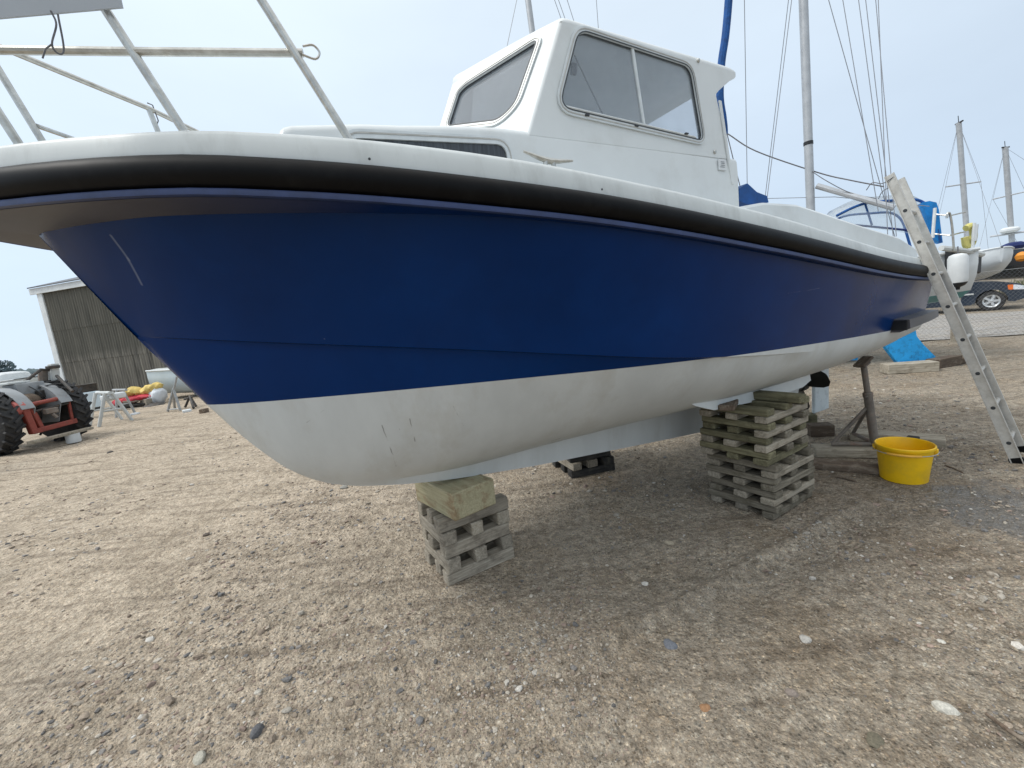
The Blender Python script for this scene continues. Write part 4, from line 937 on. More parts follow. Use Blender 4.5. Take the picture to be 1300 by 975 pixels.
# ------------------------------------------------------------------ yachts ashore
def yacht(name, label, stern, bow, beam, zs, zb, draft, hullm, deckm, mast_at=None, mast_h=9.0, mast_r=.06, group=None, cabin=True, zk=.35, rake=0.0, stays=True, bootm=None, mast_dir=None, lower=None):
    stern, bow = np.array(stern, float)*np.array([1, 1, 0]), np.array(bow, float)*np.array([1, 1, 0])
    L_ = np.linalg.norm(bow-stern); f = (bow-stern)/L_; n_ = np.array([-f[1], f[0], 0]); mid = (stern+bow)/2
    t = thing(name, mid, label, 'sailing yacht' if mast_at is not None else 'boat', group)
    zsh = lambda k: zs+(zb-zs)*k**1.6-.12*math.sin(math.pi*k)*(zb-zk)*.5
    hb_ = lambda k: beam/2*min(1, (.72+.9*k-.62*k*k))*math.sqrt(max(0, 1-max(0, (k-.45)/.55)**2.3))
    zkel = lambda k: zk+(.18*(1-k)**2+max(0, (k-.72)/.28)**1.7*.85)*(zs-zk)
    ks = np.append(np.linspace(0, .97, 21), [.99, .9995]); rings = []; low = []
    for k in ks:
        p = stern+f*L_*k; b_ = hb_(k); z1 = zsh(k); z0 = min(zkel(k), z1-.03); d_ = z1-z0
        half = [(b_*.98, z1), (b_, z1-.25*d_), (b_*.95, z1-.5*d_), (b_*.72, z1-.8*d_), (b_*.3, z1-.96*d_)]
        rings.append([p+n_*a+bz*z for a, z in half]+[p+bz*z0]+[p-n_*a+bz*z for a, z in half[::-1]])
    if lower is None: q = MB(); q.loft(rings, closed=False); q.add(rings[0], [tuple(range(11))]); q.add(rings[-1], [tuple(range(11))]); q.build('hull', hullm, t)
    else:
        q = MB()
        for a_, b_ in ((0, 4), (7, 11)): q.loft([r[a_:b_] for r in rings], closed=False)
        q.add([rings[0][i] for i in (0, 1, 2, 3, 7, 8, 9, 10)], [tuple(range(8))]); q.build('hull', hullm, t)
        q = MB(); q.loft([r[3:8] for r in rings], closed=False); q.add([rings[0][i] for i in (3, 4, 5, 6, 7)], [tuple(range(5))]); q.build('underwater_hull', lower, t)
    q = MB(); q.loft([[stern+f*L_*k+n_*hb_(k)*.985+bz*(zsh(k)+.03), stern+f*L_*k+bz*(zsh(k)+.05), stern+f*L_*k-n_*hb_(k)*.985+bz*(zsh(k)+.03)] for k in ks], closed=False); q.build('deck', deckm, t)
    for sg in (1, -1):
        q = MB(); q.tube([stern+f*L_*k+n_*hb_(k)*sg+bz*(zsh(k)+.02) for k in ks], .028, 6); q.build('gunwale', M['white'], t)
    q = MB(); kc = stern+f*L_*.48; q.loft([[kc+f*a*L_+n_*.06+bz*z, kc-f*a*L_*.9+n_*.06+bz*z, kc-f*a*L_*.9-n_*.06+bz*z, kc+f*a*L_-n_*.06+bz*z] for a, z in ((.16, zk+.12), (.13, .02))], closed=True, caps=True); q.build('keel', bootm or hullm, t)
    if cabin:
        q = MB(); rr = []
        for k, h_ in ((.30, .30), (.33, .36), (.55, .36), (.68, .26), (.74, .06)):
            p = stern+f*L_*k; w_ = hb_(k)*.66; z = zsh(k)+.02; rr.append([p+n_*w_+bz*z, p+n_*w_*.9+bz*(z+h_*.85), p+n_*w_*.6+bz*(z+h_), p-n_*w_*.6+bz*(z+h_), p-n_*w_*.9+bz*(z+h_*.85), p-n_*w_+bz*z])
        q.loft(rr, closed=True, caps=True); q.build('coachroof', deckm, t)
    if mast_at is not None:
        mb_ = np.array(mast_at, float); md = unit(mast_dir) if mast_dir is not None else unit(bz-f*rake); mt = mb_+md*mast_h
        q = MB(); q.tube([mb_, mt], mast_r, 12); ms = q.build('mast', M['mast'], t)
        if stays:
            for k_ in (.55,):
                q = MB(); c = mb_+md*mast_h*k_; q.tube([c-n_*.55, c+n_*.55], mast_r*.3, 6); q.build('spreader', M['mast'], ms)
            q = MB(); q.tube([mt-f*.15, mt+f*.2], .03, 6); q.tube([mt, mt+md*.25], .012, 5); q.build('masthead', M['dark'], ms)
            for tgt in (bow+bz*zsh(.98), stern+bz*zsh(0)): 
                q = MB(); q.tube([mt, tgt], .006, 4); q.build('stay', M['wire'], ms)
            for sg in (1, -1):
                c = mb_+md*mast_h*.55+n_*.55*sg; q = MB(); q.tube([mt, c, stern+f*L_*.5+n_*hb_(.5)*sg+bz*zsh(.5)], .006, 4); q.build('shroud', M['wire'], ms)
    return t, stern, f, n_, zsh, hb_, L_
# the near yacht, its bow hidden by the motor boat
yS, yB = at(1214, 345, 7.0), at(905, 262, 8.6)
mfoot = at(1029, 262, 7.35); mtop = at(1019.5, -10, 7.35); md_ = unit(mtop-mfoot)
ya, yst, yf, yn, yz, yhb, yL = yacht('sailing_yacht', 'white and teal sailing yacht with blue furled headsail, close behind the motor boat stern', yS, yB, 1.9, 1.66, 2.0, .5, M['white'], M['offwhite'], zk=.78, bootm=M['cyan'], lower=M['teal'])
ya['category'] = 'sailing yacht'
q = MB(); mbase = mfoot-md_*.75; q.tube([mbase, mfoot+md_*9], .062, 14); mast_a = q.build('mast', M['mast'], ya)
c = mfoot+md_*.95; q = MB(); q.lathe(c, md_, [(.064, 0), (.069, .005), (.069, .05), (.064, .055)], 14); q.build('mast_band', M['dark'], mast_a)
def wire(p, name='stay', r=.0055, m='wire', par=None): q = MB(); q.tube(p, r, 5); return q.build(name, M[m], par if par is not None else mast_a)
def pw(x0, y0, x1, y1, Y0, Y1, ext=0.0):
    a, b = at(x0, y0, Y0), at(x1, y1, Y1); return [a-(b-a)*ext, b]
for (x0, y0, x1, y1, Y0, Y1) in ((945, 0, 949, 262, 7.4, 7.8), (1005, 0, 973, 258, 7.3, 7.2), (1001, 0, 970, 262, 7.4, 7.7), (1052, 0, 1142, 322, 7.3, 6.7), (1070, 0, 1115, 268, 7.3, 6.6), (1090, 0, 1126, 268, 7.3, 6.7), (1099, 0, 1134, 300, 7.3, 6.6), (1115, 0, 1127, 300, 7.2, 6.5), (1117, 60, 1138, 300, 7.2, 6.4)):
    wire(pw(x0, y0, x1, y1, Y0, Y1, 1.2))
q = MB(); fs_ = [at(928, -60, 7.6), at(925, 0, 7.7), at(921, 45, 7.75), at(916, 80, 7.8), at(914, 120, 7.85), at(917, 145, 7.9), at(923, 170, 7.95)]
q.tube(spl(fs_), [.06]*(len(spl(fs_))-6)+[.058, .052, .046, .038, .028, .015], 10); q.build('furled_sail', M['canvas_blue'], ya)
wire([at(923, 170, 7.95), at(934, 215, 8.0), at(946, 262, 8.05)], 'tack_line', .008, 'rope', ya)
wire(spl([at(924, 170, 7.9), at(960, 192, 7.7), at(1038, 219, 7.3), at(1080, 229, 7.0), at(1122, 237, 6.7)]), 'sheet', .010, 'rope', ya)
wire(spl([at(1030, 217, 7.3), at(1050, 230, 7.1), at(1080, 245, 6.95), at(1112, 252, 6.8)]), 'sheet', .006, 'rope', ya)
wire([at(972, 252, 7.6), at(1060, 250, 7.2), at(1180, 262, 6.4)], 'guard_wire', .005, 'wire', ya)
bo0, bo1 = at(1037, 236, 7.3), at(1135, 264, 6.6); q = MB(); q.tube([bo0, bo1], .045, 10); q.build('boom', M['mast'], ya)
# sprayhood: hoops, clear windows, solid blue aft panel
wv = yn*(1.15 if (yn @ np.array([0, 1, 0])) > 0 else -1.15)
hoop = [at(x, y, Y) for x, y, Y in ((1062, 274, 7.0), (1082, 264, 6.95), (1102, 257.5, 6.9), (1135, 254.5, 6.75), (1158, 253, 6.65), (1172, 257, 6.6), (1182, 268, 6.55), (1189, 290, 6.52), (1194, 308, 6.5))]
hp_ = spl(hoop, 5); arc = [0, .16, .24, .26, .24, .16, 0]
def hoodpt(p, k): u_ = k/6; return p+wv*u_+bz*(arc[k]*.6)
sh = thing('sprayhood', hoop[-1], 'blue canvas sprayhood with clear windows on the near yacht', 'sprayhood'); 
q = MB(); q.tube(hp_, .020, 8); q.build('hoop', M['canvas_blue'], sh)
q = MB(); q.tube([p+wv for p in hp_], .020, 8); q.build('hoop', M['canvas_blue'], sh)
q = MB(); q.loft([[hoodpt(p, k) for k in range(7)] for p in hp_[:28]], closed=False); q.build('clear_top', M['clear'], sh)
low_ = [at(1064, 284, 7.0), at(1100, 287, 6.9), at(1150, 292, 6.65), at(1180, 300, 6.55)]
q = MB(); q.tube(low_, .016, 8); q.build('lower_bar', M['navy'], sh)
q = MB(); sidep = hp_[2:30]; q.loft([[p, np.array([np.interp(i, [0, 27], [low_[0][j], low_[3][j]]) for j in range(3)])] for i, p in enumerate(sidep)], closed=False); q.build('side_window', M['clear'], sh)
q = MB(); q.tube([at(1098, 258, 6.9), at(1107, 286, 6.88)], .014, 8); q.build('hoop', M['canvas_blue'], sh)
aft = [at(x, y, 6.50) for x, y in ((1171, 257), (1180, 255), (1189, 257), (1192, 266), (1194, 285), (1197, 308), (1190, 306), (1181, 298), (1176, 275))]
q = MB(); q.prism(aft, wv*.18); q.build('aft_panel', M['canvas_bright'], sh)
q = MB(); q.tube([at(1187, 264, 6.42), at(1184, 302, 6.42)], .02, 8); q.build('support', M['white'], sh)
# pushpit, danbuoy, lifebuoy and fender at the yacht's stern
q = MB(); q.tube(spl([at(1202, 277, 6.3), at(1203, 271, 6.3), at(1206, 272, 6.3), at(1209, 290, 6.3), at(1211, 318, 6.3)]), .014, 8); q.build('stanchion', M['steel'], ya)
for y in (273, 298): 
    wire([at(1186, y-1, 6.5), at(1205, y+1, 6.35), at(1226, y-4, 6.6)], 'pushpit_rail', .010, 'steel', ya)
q = MB(); q.tube([at(1237, 283, 6.45), at(1234, 322, 6.45)], .020, 8); q.tube([at(1239, 285, 6.45), at(1237, 306, 6.45)], .028, 8); o = q.build('marker_pole', M['white']); tag(o, 'white marker pole standing at the yacht stern rail', 'pole')
q = MB(); q.tube(spl([at(1226, 290, 6.5), at(1233, 287, 6.5), at(1236, 298, 6.5), at(1233, 310, 6.5), at(1227, 312, 6.5), at(1225, 301, 6.5)]), .045, 10); o = q.build('lifebuoy', M['buoy_yellow']); tag(o, 'faded yellow horseshoe lifebuoy on the yacht stern rail', 'lifebuoy')
q = MB(); a_, b_ = at(1195, 315, 6.3), at(1247, 323, 6.5); q.tube(spl([a_, (a_+b_)/2+bz*.01, b_]), .04, 8); q.build('stern_rubbing_strake', M['offwhite'], ya)
q = MB(); c1_, c2_ = at(1205, 318, 6.42), at(1241, 322, 6.6); q.obox((c1_+c2_)/2-bz*.14, c2_-c1_, np.cross(bz, c2_-c1_), bz, np.linalg.norm(c2_-c1_)/2, .06, .16, .02); q.build('dark_transom_panel', M['dark'], ya)
fd0, fd1 = at(1216, 322, 6.1), at(1216, 361, 6.1); fa = unit(fd0-fd1); fl_ = np.linalg.norm(fd0-fd1)
ft = thing('fender', fd1, 'white cylindrical fender with black end hanging at the yacht stern', 'fender')
q = MB(); q.lathe(fd1, fa, [(0.0, -.01), (.06, 0), (.098, .03), (.108, .07), (.108, fl_-.06), (.09, fl_-.02), (.04, fl_), (0, fl_)], 20); q.build('body', M['fender'], ft)
q = MB(); q.lathe(fd1-fa*.075, fa, [(0, 0), (.02, .0), (.026, .035), (.07, .055), (.095, .085), (.099, .1)], 16); q.build('end_cap', M['dark'], ft)
q = MB(); q.tube([fd0-fa*.01, fd0+fa*.10], .008, 6); q.build('lanyard', M['rope'], ft)
# rudder in bright blue antifouling below the near yacht
rp = [at(x, y, 6.35) for x, y in ((1123, 439), (1150, 405), (1161, 412), (1164, 427), (1172, 437), (1188, 453), (1183, 455), (1156, 463), (1142, 463.5))]
q = MB(); q.prism(rp, np.array([.0, .06, 0])); rd_ = q.build('rudder', M['cyan'], ya, angle=20); rd_['label'] = 'bright blue scuffed rudder'

# yacht behind the wheelhouse: only its mast shows
m0, m1 = at(682, 34, 11), at(677.5, 0, 11); mdv = unit(m1-m0); mb0 = m0-mdv*3.6
yb, *_r = yacht('sailing_yacht', 'sailing yacht whose mast rises behind the wheelhouse roof', mb0+v3(3, -1.0), mb0+v3(-3.2, 1.0), 2.2, 1.5, 1.7, .5, M['offwhite'], M['offwhite'], mast_at=mb0*np.array([1, 1, 0])+bz*1.6, mast_h=mb0[2]-1.6+11, mast_r=.07, mast_dir=mdv+0*bz, stays=False)
yb['category'] = 'sailing yacht'
for (x0, y0, x1, y1) in ((656, 0, 643, 62), (672, 0, 673, 40), (704, 0, 711, 20), (709, 0, 716, 20), (720, 0, 727, 22), (757, 0, 759, 28)):
    a, b = at(x0, y0, 11), at(x1, y1, 11); wire([a-(b-a)*4, b+(b-a)*4.5*(62/(y1-y0))*.35], 'stay', .007, 'wire', yb)

# two yachts across the road on the right
def mast_yacht(px0, py0, px1, py1, Y, label, hullm, d, beam=2.4, zs=1.7, zb=2.1, r=.07, off=0.0, group=None, Lh=7.5):
    f0, f1 = at(px1, py1, Y), at(px0, py0, Y); mdv = unit(f1-f0); d = unit(d)
    base = f0-mdv*((f0[2]-1.9)/mdv[2])
    return yacht('sailing_yacht', label, base-d*Lh*.22+v3(0, off), base+d*Lh*.78, beam, zs, zb, .5, hullm, M['offwhite'], mast_at=base, mast_h=np.linalg.norm(f1-base), mast_r=r, mast_dir=mdv, zk=.6, group=group)
m2a, m2b = at(1228, 305, 17), at(1217, 156, 17); md2 = unit(m2b-m2a); b2 = m2a-md2*((m2a[2]-1.9)/md2[2])
y2 = yacht('sailing_yacht', 'white sailing yacht with tall mast behind the dark car, nearer the ladder', at(1172, 345, 19.0), at(1271, 335, 15.2), 2.0, 1.62, 2.0, .5, M['white'], M['offwhite'], mast_at=b2, mast_h=np.linalg.norm(m2b-b2), mast_r=.085, mast_dir=md2, zk=.95)[0]
y3 = mast_yacht(1276, 187, 1285, 310, 19, 'dark navy sailing yacht with a radar dome on its mast, right edge', M['car'], v3(.93, .1), zs=2.0, zb=2.3, r=.095, Lh=8)[0]
rc = at(1282, 292, 18.9); q = MB(); q.lathe(rc, bz, [(0, -.12), (.22, -.11), (.30, -.04), (.30, .04), (.22, .11), (0, .13)], 18); q.build('radar_dome', M['white'], y3)
q = MB(); q.tube([rc-v3(.4, -.4)-bz*.16, rc+v3(.3, -.3)-bz*.16], .04, 8); q.build('radar_bracket', M['mast'], y3)
q = MB(); oc = at(1297, 326, 17.5); q.lathe(oc, (0.3, .2, 1), [(0, -.2), (.14, -.14), (.2, 0), (.14, .14), (.05, .2), (0, .21)], 16); o = q.build('buoy', M['orange']); tag(o, 'orange ball buoy on the deck at the right edge', 'buoy')
q = MB(); pp = [at(x, y, 18) for x, y in ((1272, 317), (1282, 313), (1296, 311))]; q.tube(spl(pp), [.16]*len(spl(pp)), 8); o = q.build('sail_cover', M['navy'], y3)

# ------------------------------------------------------------------ car beyond the fence
wb = G(1258, 394.5); cd = unit(v3(.70, -.714)); cn_ = np.cross(bz, cd)      # heading; cn_ = left side of the car, away from the camera
if cn_ @ unit(wb*np.array([1, 1, 0])) < 0: cn_ = -cn_
co_ = wb*np.array([1, 1, 0])-cd*3.42                                        # tail end of the near side, x forward
car = thing('parked_car', co_+cd*2.1+cn_*.8, 'dark navy hatchback car parked beyond the wire fence', 'car')
prof = [(0, .45), (.02, .80), (.12, 1.02), (.42, 1.38), (.75, 1.45), (1.75, 1.46), (2.15, 1.36), (2.85, .98), (3.55, .90), (4.02, .78), (4.15, .60), (4.15, .34), (3.9, .25), (3.78, .25)]
def wheelarch(xc): return [(xc+.36*math.cos(a_), .31+.36*math.sin(a_)) for a_ in np.linspace(-.1, math.pi+.1, 9)]
body = prof[:-1]+wheelarch(3.42)+[(2.95, .22), (1.2, .22)]+wheelarch(.80)+[(.35, .28), (.05, .32)]
def carp(x, y, z): return co_+cd*x+cn_*y+bz*z
def wid(z): return .0 if z < .95 else (z-.95)*.34
q = MB(); q.loft([[carp(x, y0+(wid(z) if y0 < .8 else -wid(z)), z) for x, z in body] for y0 in (.0, 1.62)], closed=True)
bmc = MB(); q.plate([(x, z) for x, z in body], [], lambda x, z: carp(x, wid(z), z), cn_*.002); q.plate([(x, z) for x, z in body], [], lambda x, z: carp(x, 1.62-wid(z), z), -cn_*.002); q.build('body', M['car'], car, angle=30)
def carpan(name, pts, m, off=-.012):
    q = MB(); q.plate(pts, [], lambda x, z: carp(x, wid(z)+off, z), cn_*.008); return q.build(name, m, car)
carpan('side_window', rrect([(1.72, 1.38), (2.10, 1.29), (2.66, 1.0), (1.72, .98)], .05), M['glass_dark']); carpan('side_window', rrect([(.62, 1.36), (1.66, 1.39), (1.66, .98), (.35, .99)], .06), M['glass_dark'])
q = MB(); q.add([carp(2.20, .22, 1.345), carp(2.20, 1.40, 1.345), carp(2.83, 1.52, 1.0), carp(2.83, .10, 1.0)], [(0, 1, 2, 3)]); w_ = q.build('windscreen', M['lamp_glass'], car)
carpan('headlight', rrect([(3.86, .78), (4.08, .72), (4.12, .60), (3.86, .62)], .03), M['lamp_glass']); carpan('indicator', rrect([(3.74, .78), (3.86, .775), (3.86, .62), (3.76, .63)], .02), M['amber'], -.016)
q = MB(); q.obox(carp(4.12, .81, .45), cd, cn_, bz, .06, .80, .10, .03, 2); q.build('bumper', M['dark'], car)
carpan('trim_strip', [(.4, .60), (3.02, .60), (3.02, .555), (.4, .555)], M['offwhite'])
q = MB(); q.tube([carp(2.9, .02, .92), carp(2.3, .02, .96)], .004, 4); q.build('door_seam', M['dark'], car)
for xc in (.80, 3.42):
    for y0, sg in ((.02, -1), (1.60, 1)):
        c = carp(xc, y0, .31); q = MB(); q.lathe(c-cn_*sg*.18, cn_*sg, [(.20, 0), (.30, .01), (.315, .05), (.315, .14), (.295, .18), (.205, .185), (.20, .16)], 24); wt = q.build('tyre', M['tyre'], car)
        q = MB(); q.lathe(c-cn_*sg*.05, cn_*sg, [(.205, .03), (.20, .05), (.16, .03), (.15, .0)], 24)
        ax2 = cd
        for a_ in np.linspace(0, 2*math.pi, 6)[:-1]:
            rr_ = cd*math.cos(a_)+bz*math.sin(a_); tt_ = np.cross(cn_, rr_); q.obox(c+rr_*.10+cn_*sg*(-.012), rr_, tt_, cn_, .09, .034, .012, .004)
        q.lathe(c-cn_*sg*.03, cn_*sg, [(.05, 0), (.05, .025), (.03, .035), (0, .036)], 12); q.build('rim', M['rim'], wt)
# second car bonnet further right, half hidden by the hull
# ------------------------------------------------------------------ road, verge and chain link fence
rdp = [G(1100, 437), G(1215, 431), G(1330, 424), G(1500, 415), G(1500, 372), G(1330, 394), G(1215, 400), G(1100, 406)]
q = MB(); a_ = np.array(rdp[:4]); b_ = np.array(rdp[4:][::-1]); gx = 60; gy = 14; vs = []
for i in range(gx+1):
    u_ = i/gx*3; k = min(int(u_), 2); fa_ = u_-k; p0 = a_[k]*(1-fa_)+a_[k+1]*fa_; p1 = b_[k]*(1-fa_)+b_[k+1]*fa_
    for j in range(gy+1):
        p = p0+(p1-p0)*j/gy; ed = min(j, gy-j)/gy; vs.append((p[0], p[1], .02+.05*min(1, ed*5)+.01*mnoise.noise(Vector((p[0]*1.5, p[1]*1.5, 0)))))
q.add(vs, [(i*(gy+1)+j, (i+1)*(gy+1)+j, (i+1)*(gy+1)+j+1, i*(gy+1)+j+1) for i in range(gx) for j in range(gy)])
struct(q.build('gravel_road', M['road'], angle=180))
fA, fB = G(1110, 440), G(1400, 420); fv = unit(fB-fA); fL = np.linalg.norm(fB-fA); FH = 1.25
fn_ = thing('chain_link_fence', fA, 'thin chain link wire fence on posts along the pale road', 'fence')
q = MB(); pit = .075; wr = .0014
for i in range(int((fL+FH)/pit)):
    for sg in (1, -1):
        x0 = i*pit-(FH if sg > 0 else 0); a0_, a1_ = x0, x0+sg*FH if sg > 0 else x0-FH
        z0_, z1_ = 0, FH
        if a1_ < 0 and a0_ < 0 or a0_ > fL and a1_ > fL: continue
        k0 = np.clip((np.clip(a0_, 0, fL)-a0_)/(a1_-a0_), 0, 1); k1 = np.clip((np.clip(a1_, 0, fL)-a0_)/(a1_-a0_), 0, 1)
        pA, pB = fA+fv*(a0_+(a1_-a0_)*k0)+bz*(.06+FH*k0), fA+fv*(a0_+(a1_-a0_)*k1)+bz*(.06+FH*k1)
        if np.linalg.norm(pB-pA) > .05: q.tube([pA, pB], wr, 3, caps=False)
q.build('wire_mesh', M['mesh_wire'], fn_, smooth=False, fix=False)
fpost = G(1208, 433); k0 = (fpost-fA) @ fv
for dk_ in (-3.2, 0, 3.4, 6.8):
    p = fA+fv*(k0+dk_) ; p[2] = 0
    q = MB(); q.obox(p+bz*.66-np.cross(bz, fv)*.06, fv, np.cross(bz, fv), bz, .05, .05, .68, .008); q.build('post', M['timber_grey'], fn_)
q = MB(); q.tube([fA+bz*(FH+.06), fA+fv*fL+bz*(FH+.06)], .004, 5); q.build('top_wire', M['galv'], fn_)
def tufts(name, pts, h, n, spread, m):
    q = MB()
    for p in pts:
        for _ in range(n):
            c = p+np.array([random.gauss(0, spread), random.gauss(0, spread), 0]); a_ = random.uniform(0, 6.28); hh_ = h*random.uniform(.4, 1.1); ln = random.uniform(.1, .5)*hh_
            d_ = v3(math.cos(a_), math.sin(a_)); e_ = np.cross(bz, d_)*.012*h/.4
            q.add([c-e_, c+e_, c+d_*ln*.4+bz*hh_*.6+e_*.6, c+d_*ln+bz*hh_], [(0, 1, 2), (0, 2, 3)])
    return stuff(q.build(name, m, smooth=False, fix=False))
tufts('verge_grass', [at(x, y, 17.5)*np.array([1, 1, 0]) for x, y in ((1297, 370), (1304, 370), (1312, 370), (1320, 370))], .8, 70, .35, M['grass'])
# ------------------------------------------------------------------ shed with weathered corrugated walls
def shed_mat():
    m = mat('weathered_asbestos_sheet', (.072, .070, .063), .9, var=.35, vscale=3.2, stretch=(3.0, 3.0, .20), col2=(.24, .225, .19), dirt=((.035, .034, .028), 1.7, .9))
    t = m.node_tree; b = t.nodes['Principled BSDF']; src = b.inputs['Base Color'].links[0].from_socket
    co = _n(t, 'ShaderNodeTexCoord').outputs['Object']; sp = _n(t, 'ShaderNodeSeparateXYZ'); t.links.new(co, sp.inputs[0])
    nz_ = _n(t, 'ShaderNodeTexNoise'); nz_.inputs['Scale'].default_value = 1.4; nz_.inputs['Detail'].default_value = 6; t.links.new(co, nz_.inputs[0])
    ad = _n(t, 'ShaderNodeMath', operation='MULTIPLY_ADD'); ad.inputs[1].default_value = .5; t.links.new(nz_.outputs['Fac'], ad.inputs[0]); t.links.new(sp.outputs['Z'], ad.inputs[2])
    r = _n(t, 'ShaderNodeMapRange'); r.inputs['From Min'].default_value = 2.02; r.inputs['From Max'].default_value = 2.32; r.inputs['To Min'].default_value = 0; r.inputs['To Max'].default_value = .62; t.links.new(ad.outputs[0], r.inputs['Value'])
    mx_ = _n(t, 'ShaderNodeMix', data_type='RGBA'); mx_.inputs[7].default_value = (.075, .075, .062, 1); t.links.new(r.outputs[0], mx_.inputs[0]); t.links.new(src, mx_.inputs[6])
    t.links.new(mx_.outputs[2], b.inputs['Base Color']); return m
M['shed'] = shed_mat()
s0p, s1p = G(90, 506), G(204, 496); sv = unit(s1p-s0p); sn = np.cross(sv, bz); sn = sn if sn @ (-s0p) > 0 else -sn
stop = onplane(60, 371, s0p, sn)[2]
shed = thing('shed', s0p, 'tall shed clad in weathered grey corrugated sheets with white corner boards', 'shed')
SL = 11.0; rows = [0, stop*.36, stop*.66, stop]
for k in range(3):
    q = MB(); vs = []; n = int(SL/.0245); hz_ = [rows[k]-(.08 if k else 0), (rows[k]+rows[k+1])/2, rows[k+1]]
    for i in range(n+1):
        x = SL*i/n
        for j, z in enumerate(hz_): vs.append(s0p*np.array([1, 1, 0])+sv*x+sn*(.022*math.sin(2*math.pi*x/.146)+(.012 if k == 0 else 0)*0+(.016 if j == 0 else 0)+.004*mnoise.noise(Vector((x*.8, z, k))))+bz*z)
    q.add(vs, [(i*3+j, (i+1)*3+j, (i+1)*3+j+1, i*3+j+1) for i in range(n) for j in range(2)]); q.build('cladding', M['shed'], shed, angle=60)
q = MB(); q.obox(s0p*np.array([1, 1, 0])-sv*.14+sn*.02+bz*(stop/2), sv, sn, bz, .16, .05, stop/2, .01); q.build('corner_board', M['white'], shed)
q = MB(); c = s0p*np.array([1, 1, 0])-sv*.28-sn*3.5; q.obox(c+bz*stop/2, sn, sv, bz, 3.5, .03, stop/2); q.build('end_wall', M['offwhite'], shed)
q = MB(); q.obox(s0p*np.array([1, 1, 0])+sv*(SL/2-.3)+sn*.10+bz*(stop+.10), sv, sn, bz, SL/2+.3, .03, .13, .008); q.build('fascia', M['white'], shed)
q = MB(); e0 = s0p*np.array([1, 1, 0])-sv*.55+sn*.20+bz*(stop+.235); q.prism([e0, e0+sv*(SL+1.2), e0+sv*(SL+1.2)-sn*3.6+bz*1.1, e0-sn*3.6+bz*1.1, ], bz*.05); q.build('roof', M['roof_dark'], shed)
q = MB(); e1_ = e0-sn*3.6+bz*1.1; q.prism([e1_, e1_+sv*(SL+1.2), e1_+sv*(SL+1.2)-sn*3.6-bz*1.1, e1_-sn*3.6-bz*1.1], bz*.07); q.build('roof', M['roof_dark'], shed)
q = MB(); g0 = s0p*np.array([1, 1, 0])-sv*.27+bz*stop; q.prism([g0, g0-sn*7, g0-sn*3.4+bz*1.1], sv*.04); q.build('gable', M['offwhite'], shed)
q = MB(); hp0 = s0p*np.array([1, 1, 0])-sv*.32+sn*-.3+bz*stop*.62; q.tube([hp0, hp0-sv*.35], .03, 6); q.build('bracket', M['dark'], shed)

# ------------------------------------------------------------------ grey tractor with a red hitch frame
Rw = G(85, 557); Rw[2] = 0; Lw = G(-6, 580); Lw[2] = 0; ta = unit(Rw-Lw); tf = np.cross(bz, ta); tf = tf if tf[1] > 0 else -tf
trk = np.linalg.norm(Rw-Lw); tm = (Rw+Lw)/2
trc = thing('tractor', tm, 'old grey tractor with faded red hitch frame, seen from behind', 'tractor')
def tp(a, f, z): return tm+ta*a+tf*f+bz*z
RT_ = .60
for sg in (-1, 1):
    c = tp(sg*trk/2, 0, RT_); q = MB(); q.lathe(c-ta*.15, ta, [(.36, .0), (.50, .0), (.565, .03), (.580, .15), (.565, .27), (.50, .30), (.36, .30), (.33, .25), (.33, .05)], 40, ref=bz); ty = q.build('tyre', M['tyre'], trc)
    q = MB()
    for k in range(22):                               # chevron lugs are part of the tread
        for hs in (-1, 1):
            a_ = 2*math.pi*(k+(.5 if hs > 0 else 0))/22; a2 = a_+.20
            p0 = c+ta*(.005*hs)+(tf*math.cos(a2)+bz*math.sin(a2))*.592; p1 = c+ta*(.145*hs)+(tf*math.cos(a_)+bz*math.sin(a_))*.582; rd = unit(tf*math.cos((a_+a2)/2)+bz*math.sin((a_+a2)/2))
            q.obox((p0+p1)/2, p1-p0, rd, np.cross(p1-p0, rd), np.linalg.norm(p1-p0)/2, .026, .019, .004)
    q.build('tread', M['tyre'], ty)
    q = MB(); q.lathe(c, ta*sg, [(.34, .10), (.33, .06), (.27, .02), (.10, .0), (.10, .08), (.05, .10), (0, .10)], 24, ref=bz); q.build('rim', M['tractor_grey'], ty)
    # mudguard: curved skirt with inner side plate
    q = MB(); arc_ = np.linspace(R_(20), R_(165), 14); fin = sg*(trk/2-.36)
    q.loft([[tp(fin, -.60*math.cos(a_), RT_-.04+.60*math.sin(a_)), tp(fin+sg*.20, -.60*math.cos(a_), RT_-.04+.60*math.sin(a_)), tp(fin+sg*.20, -.62*math.cos(a_), RT_-.04+.62*math.sin(a_)), tp(fin, -.62*math.cos(a_), RT_-.04+.62*math.sin(a_))] for a_ in arc_], closed=True, caps=True)
    q.plate([(-.60*math.cos(a_), RT_-.04+.60*math.sin(a_)) for a_ in arc_]+[(.5, .42), (-.42, .42)], [], lambda a, b: tp(fin, a, b), ta*.012); q.build('mudguard', M['tractor_grey'], trc)
q = MB(); q.tube([tp(-trk/2, 0, RT_), tp(trk/2, 0, RT_)], .09, 14); q.lathe(tp(0, -.18, RT_), tf, [(0, 0), (.12, .0), (.20, .08), (.22, .3), (.18, .7), (.16, 1.2), (0, 1.2)], 16); q.build('axle_housing', M['iron'], trc)
q = MB(); q.obox(tp(0, 1.6, .88), tf, ta, bz, .62, .22, .24, .06, 3); q.build('bonnet', M['tractor_grey'], trc)
q = MB(); q.obox(tp(0, 2.22, .82), tf, ta, bz, .03, .21, .27, .02); q.build('grille', M['iron'], trc)
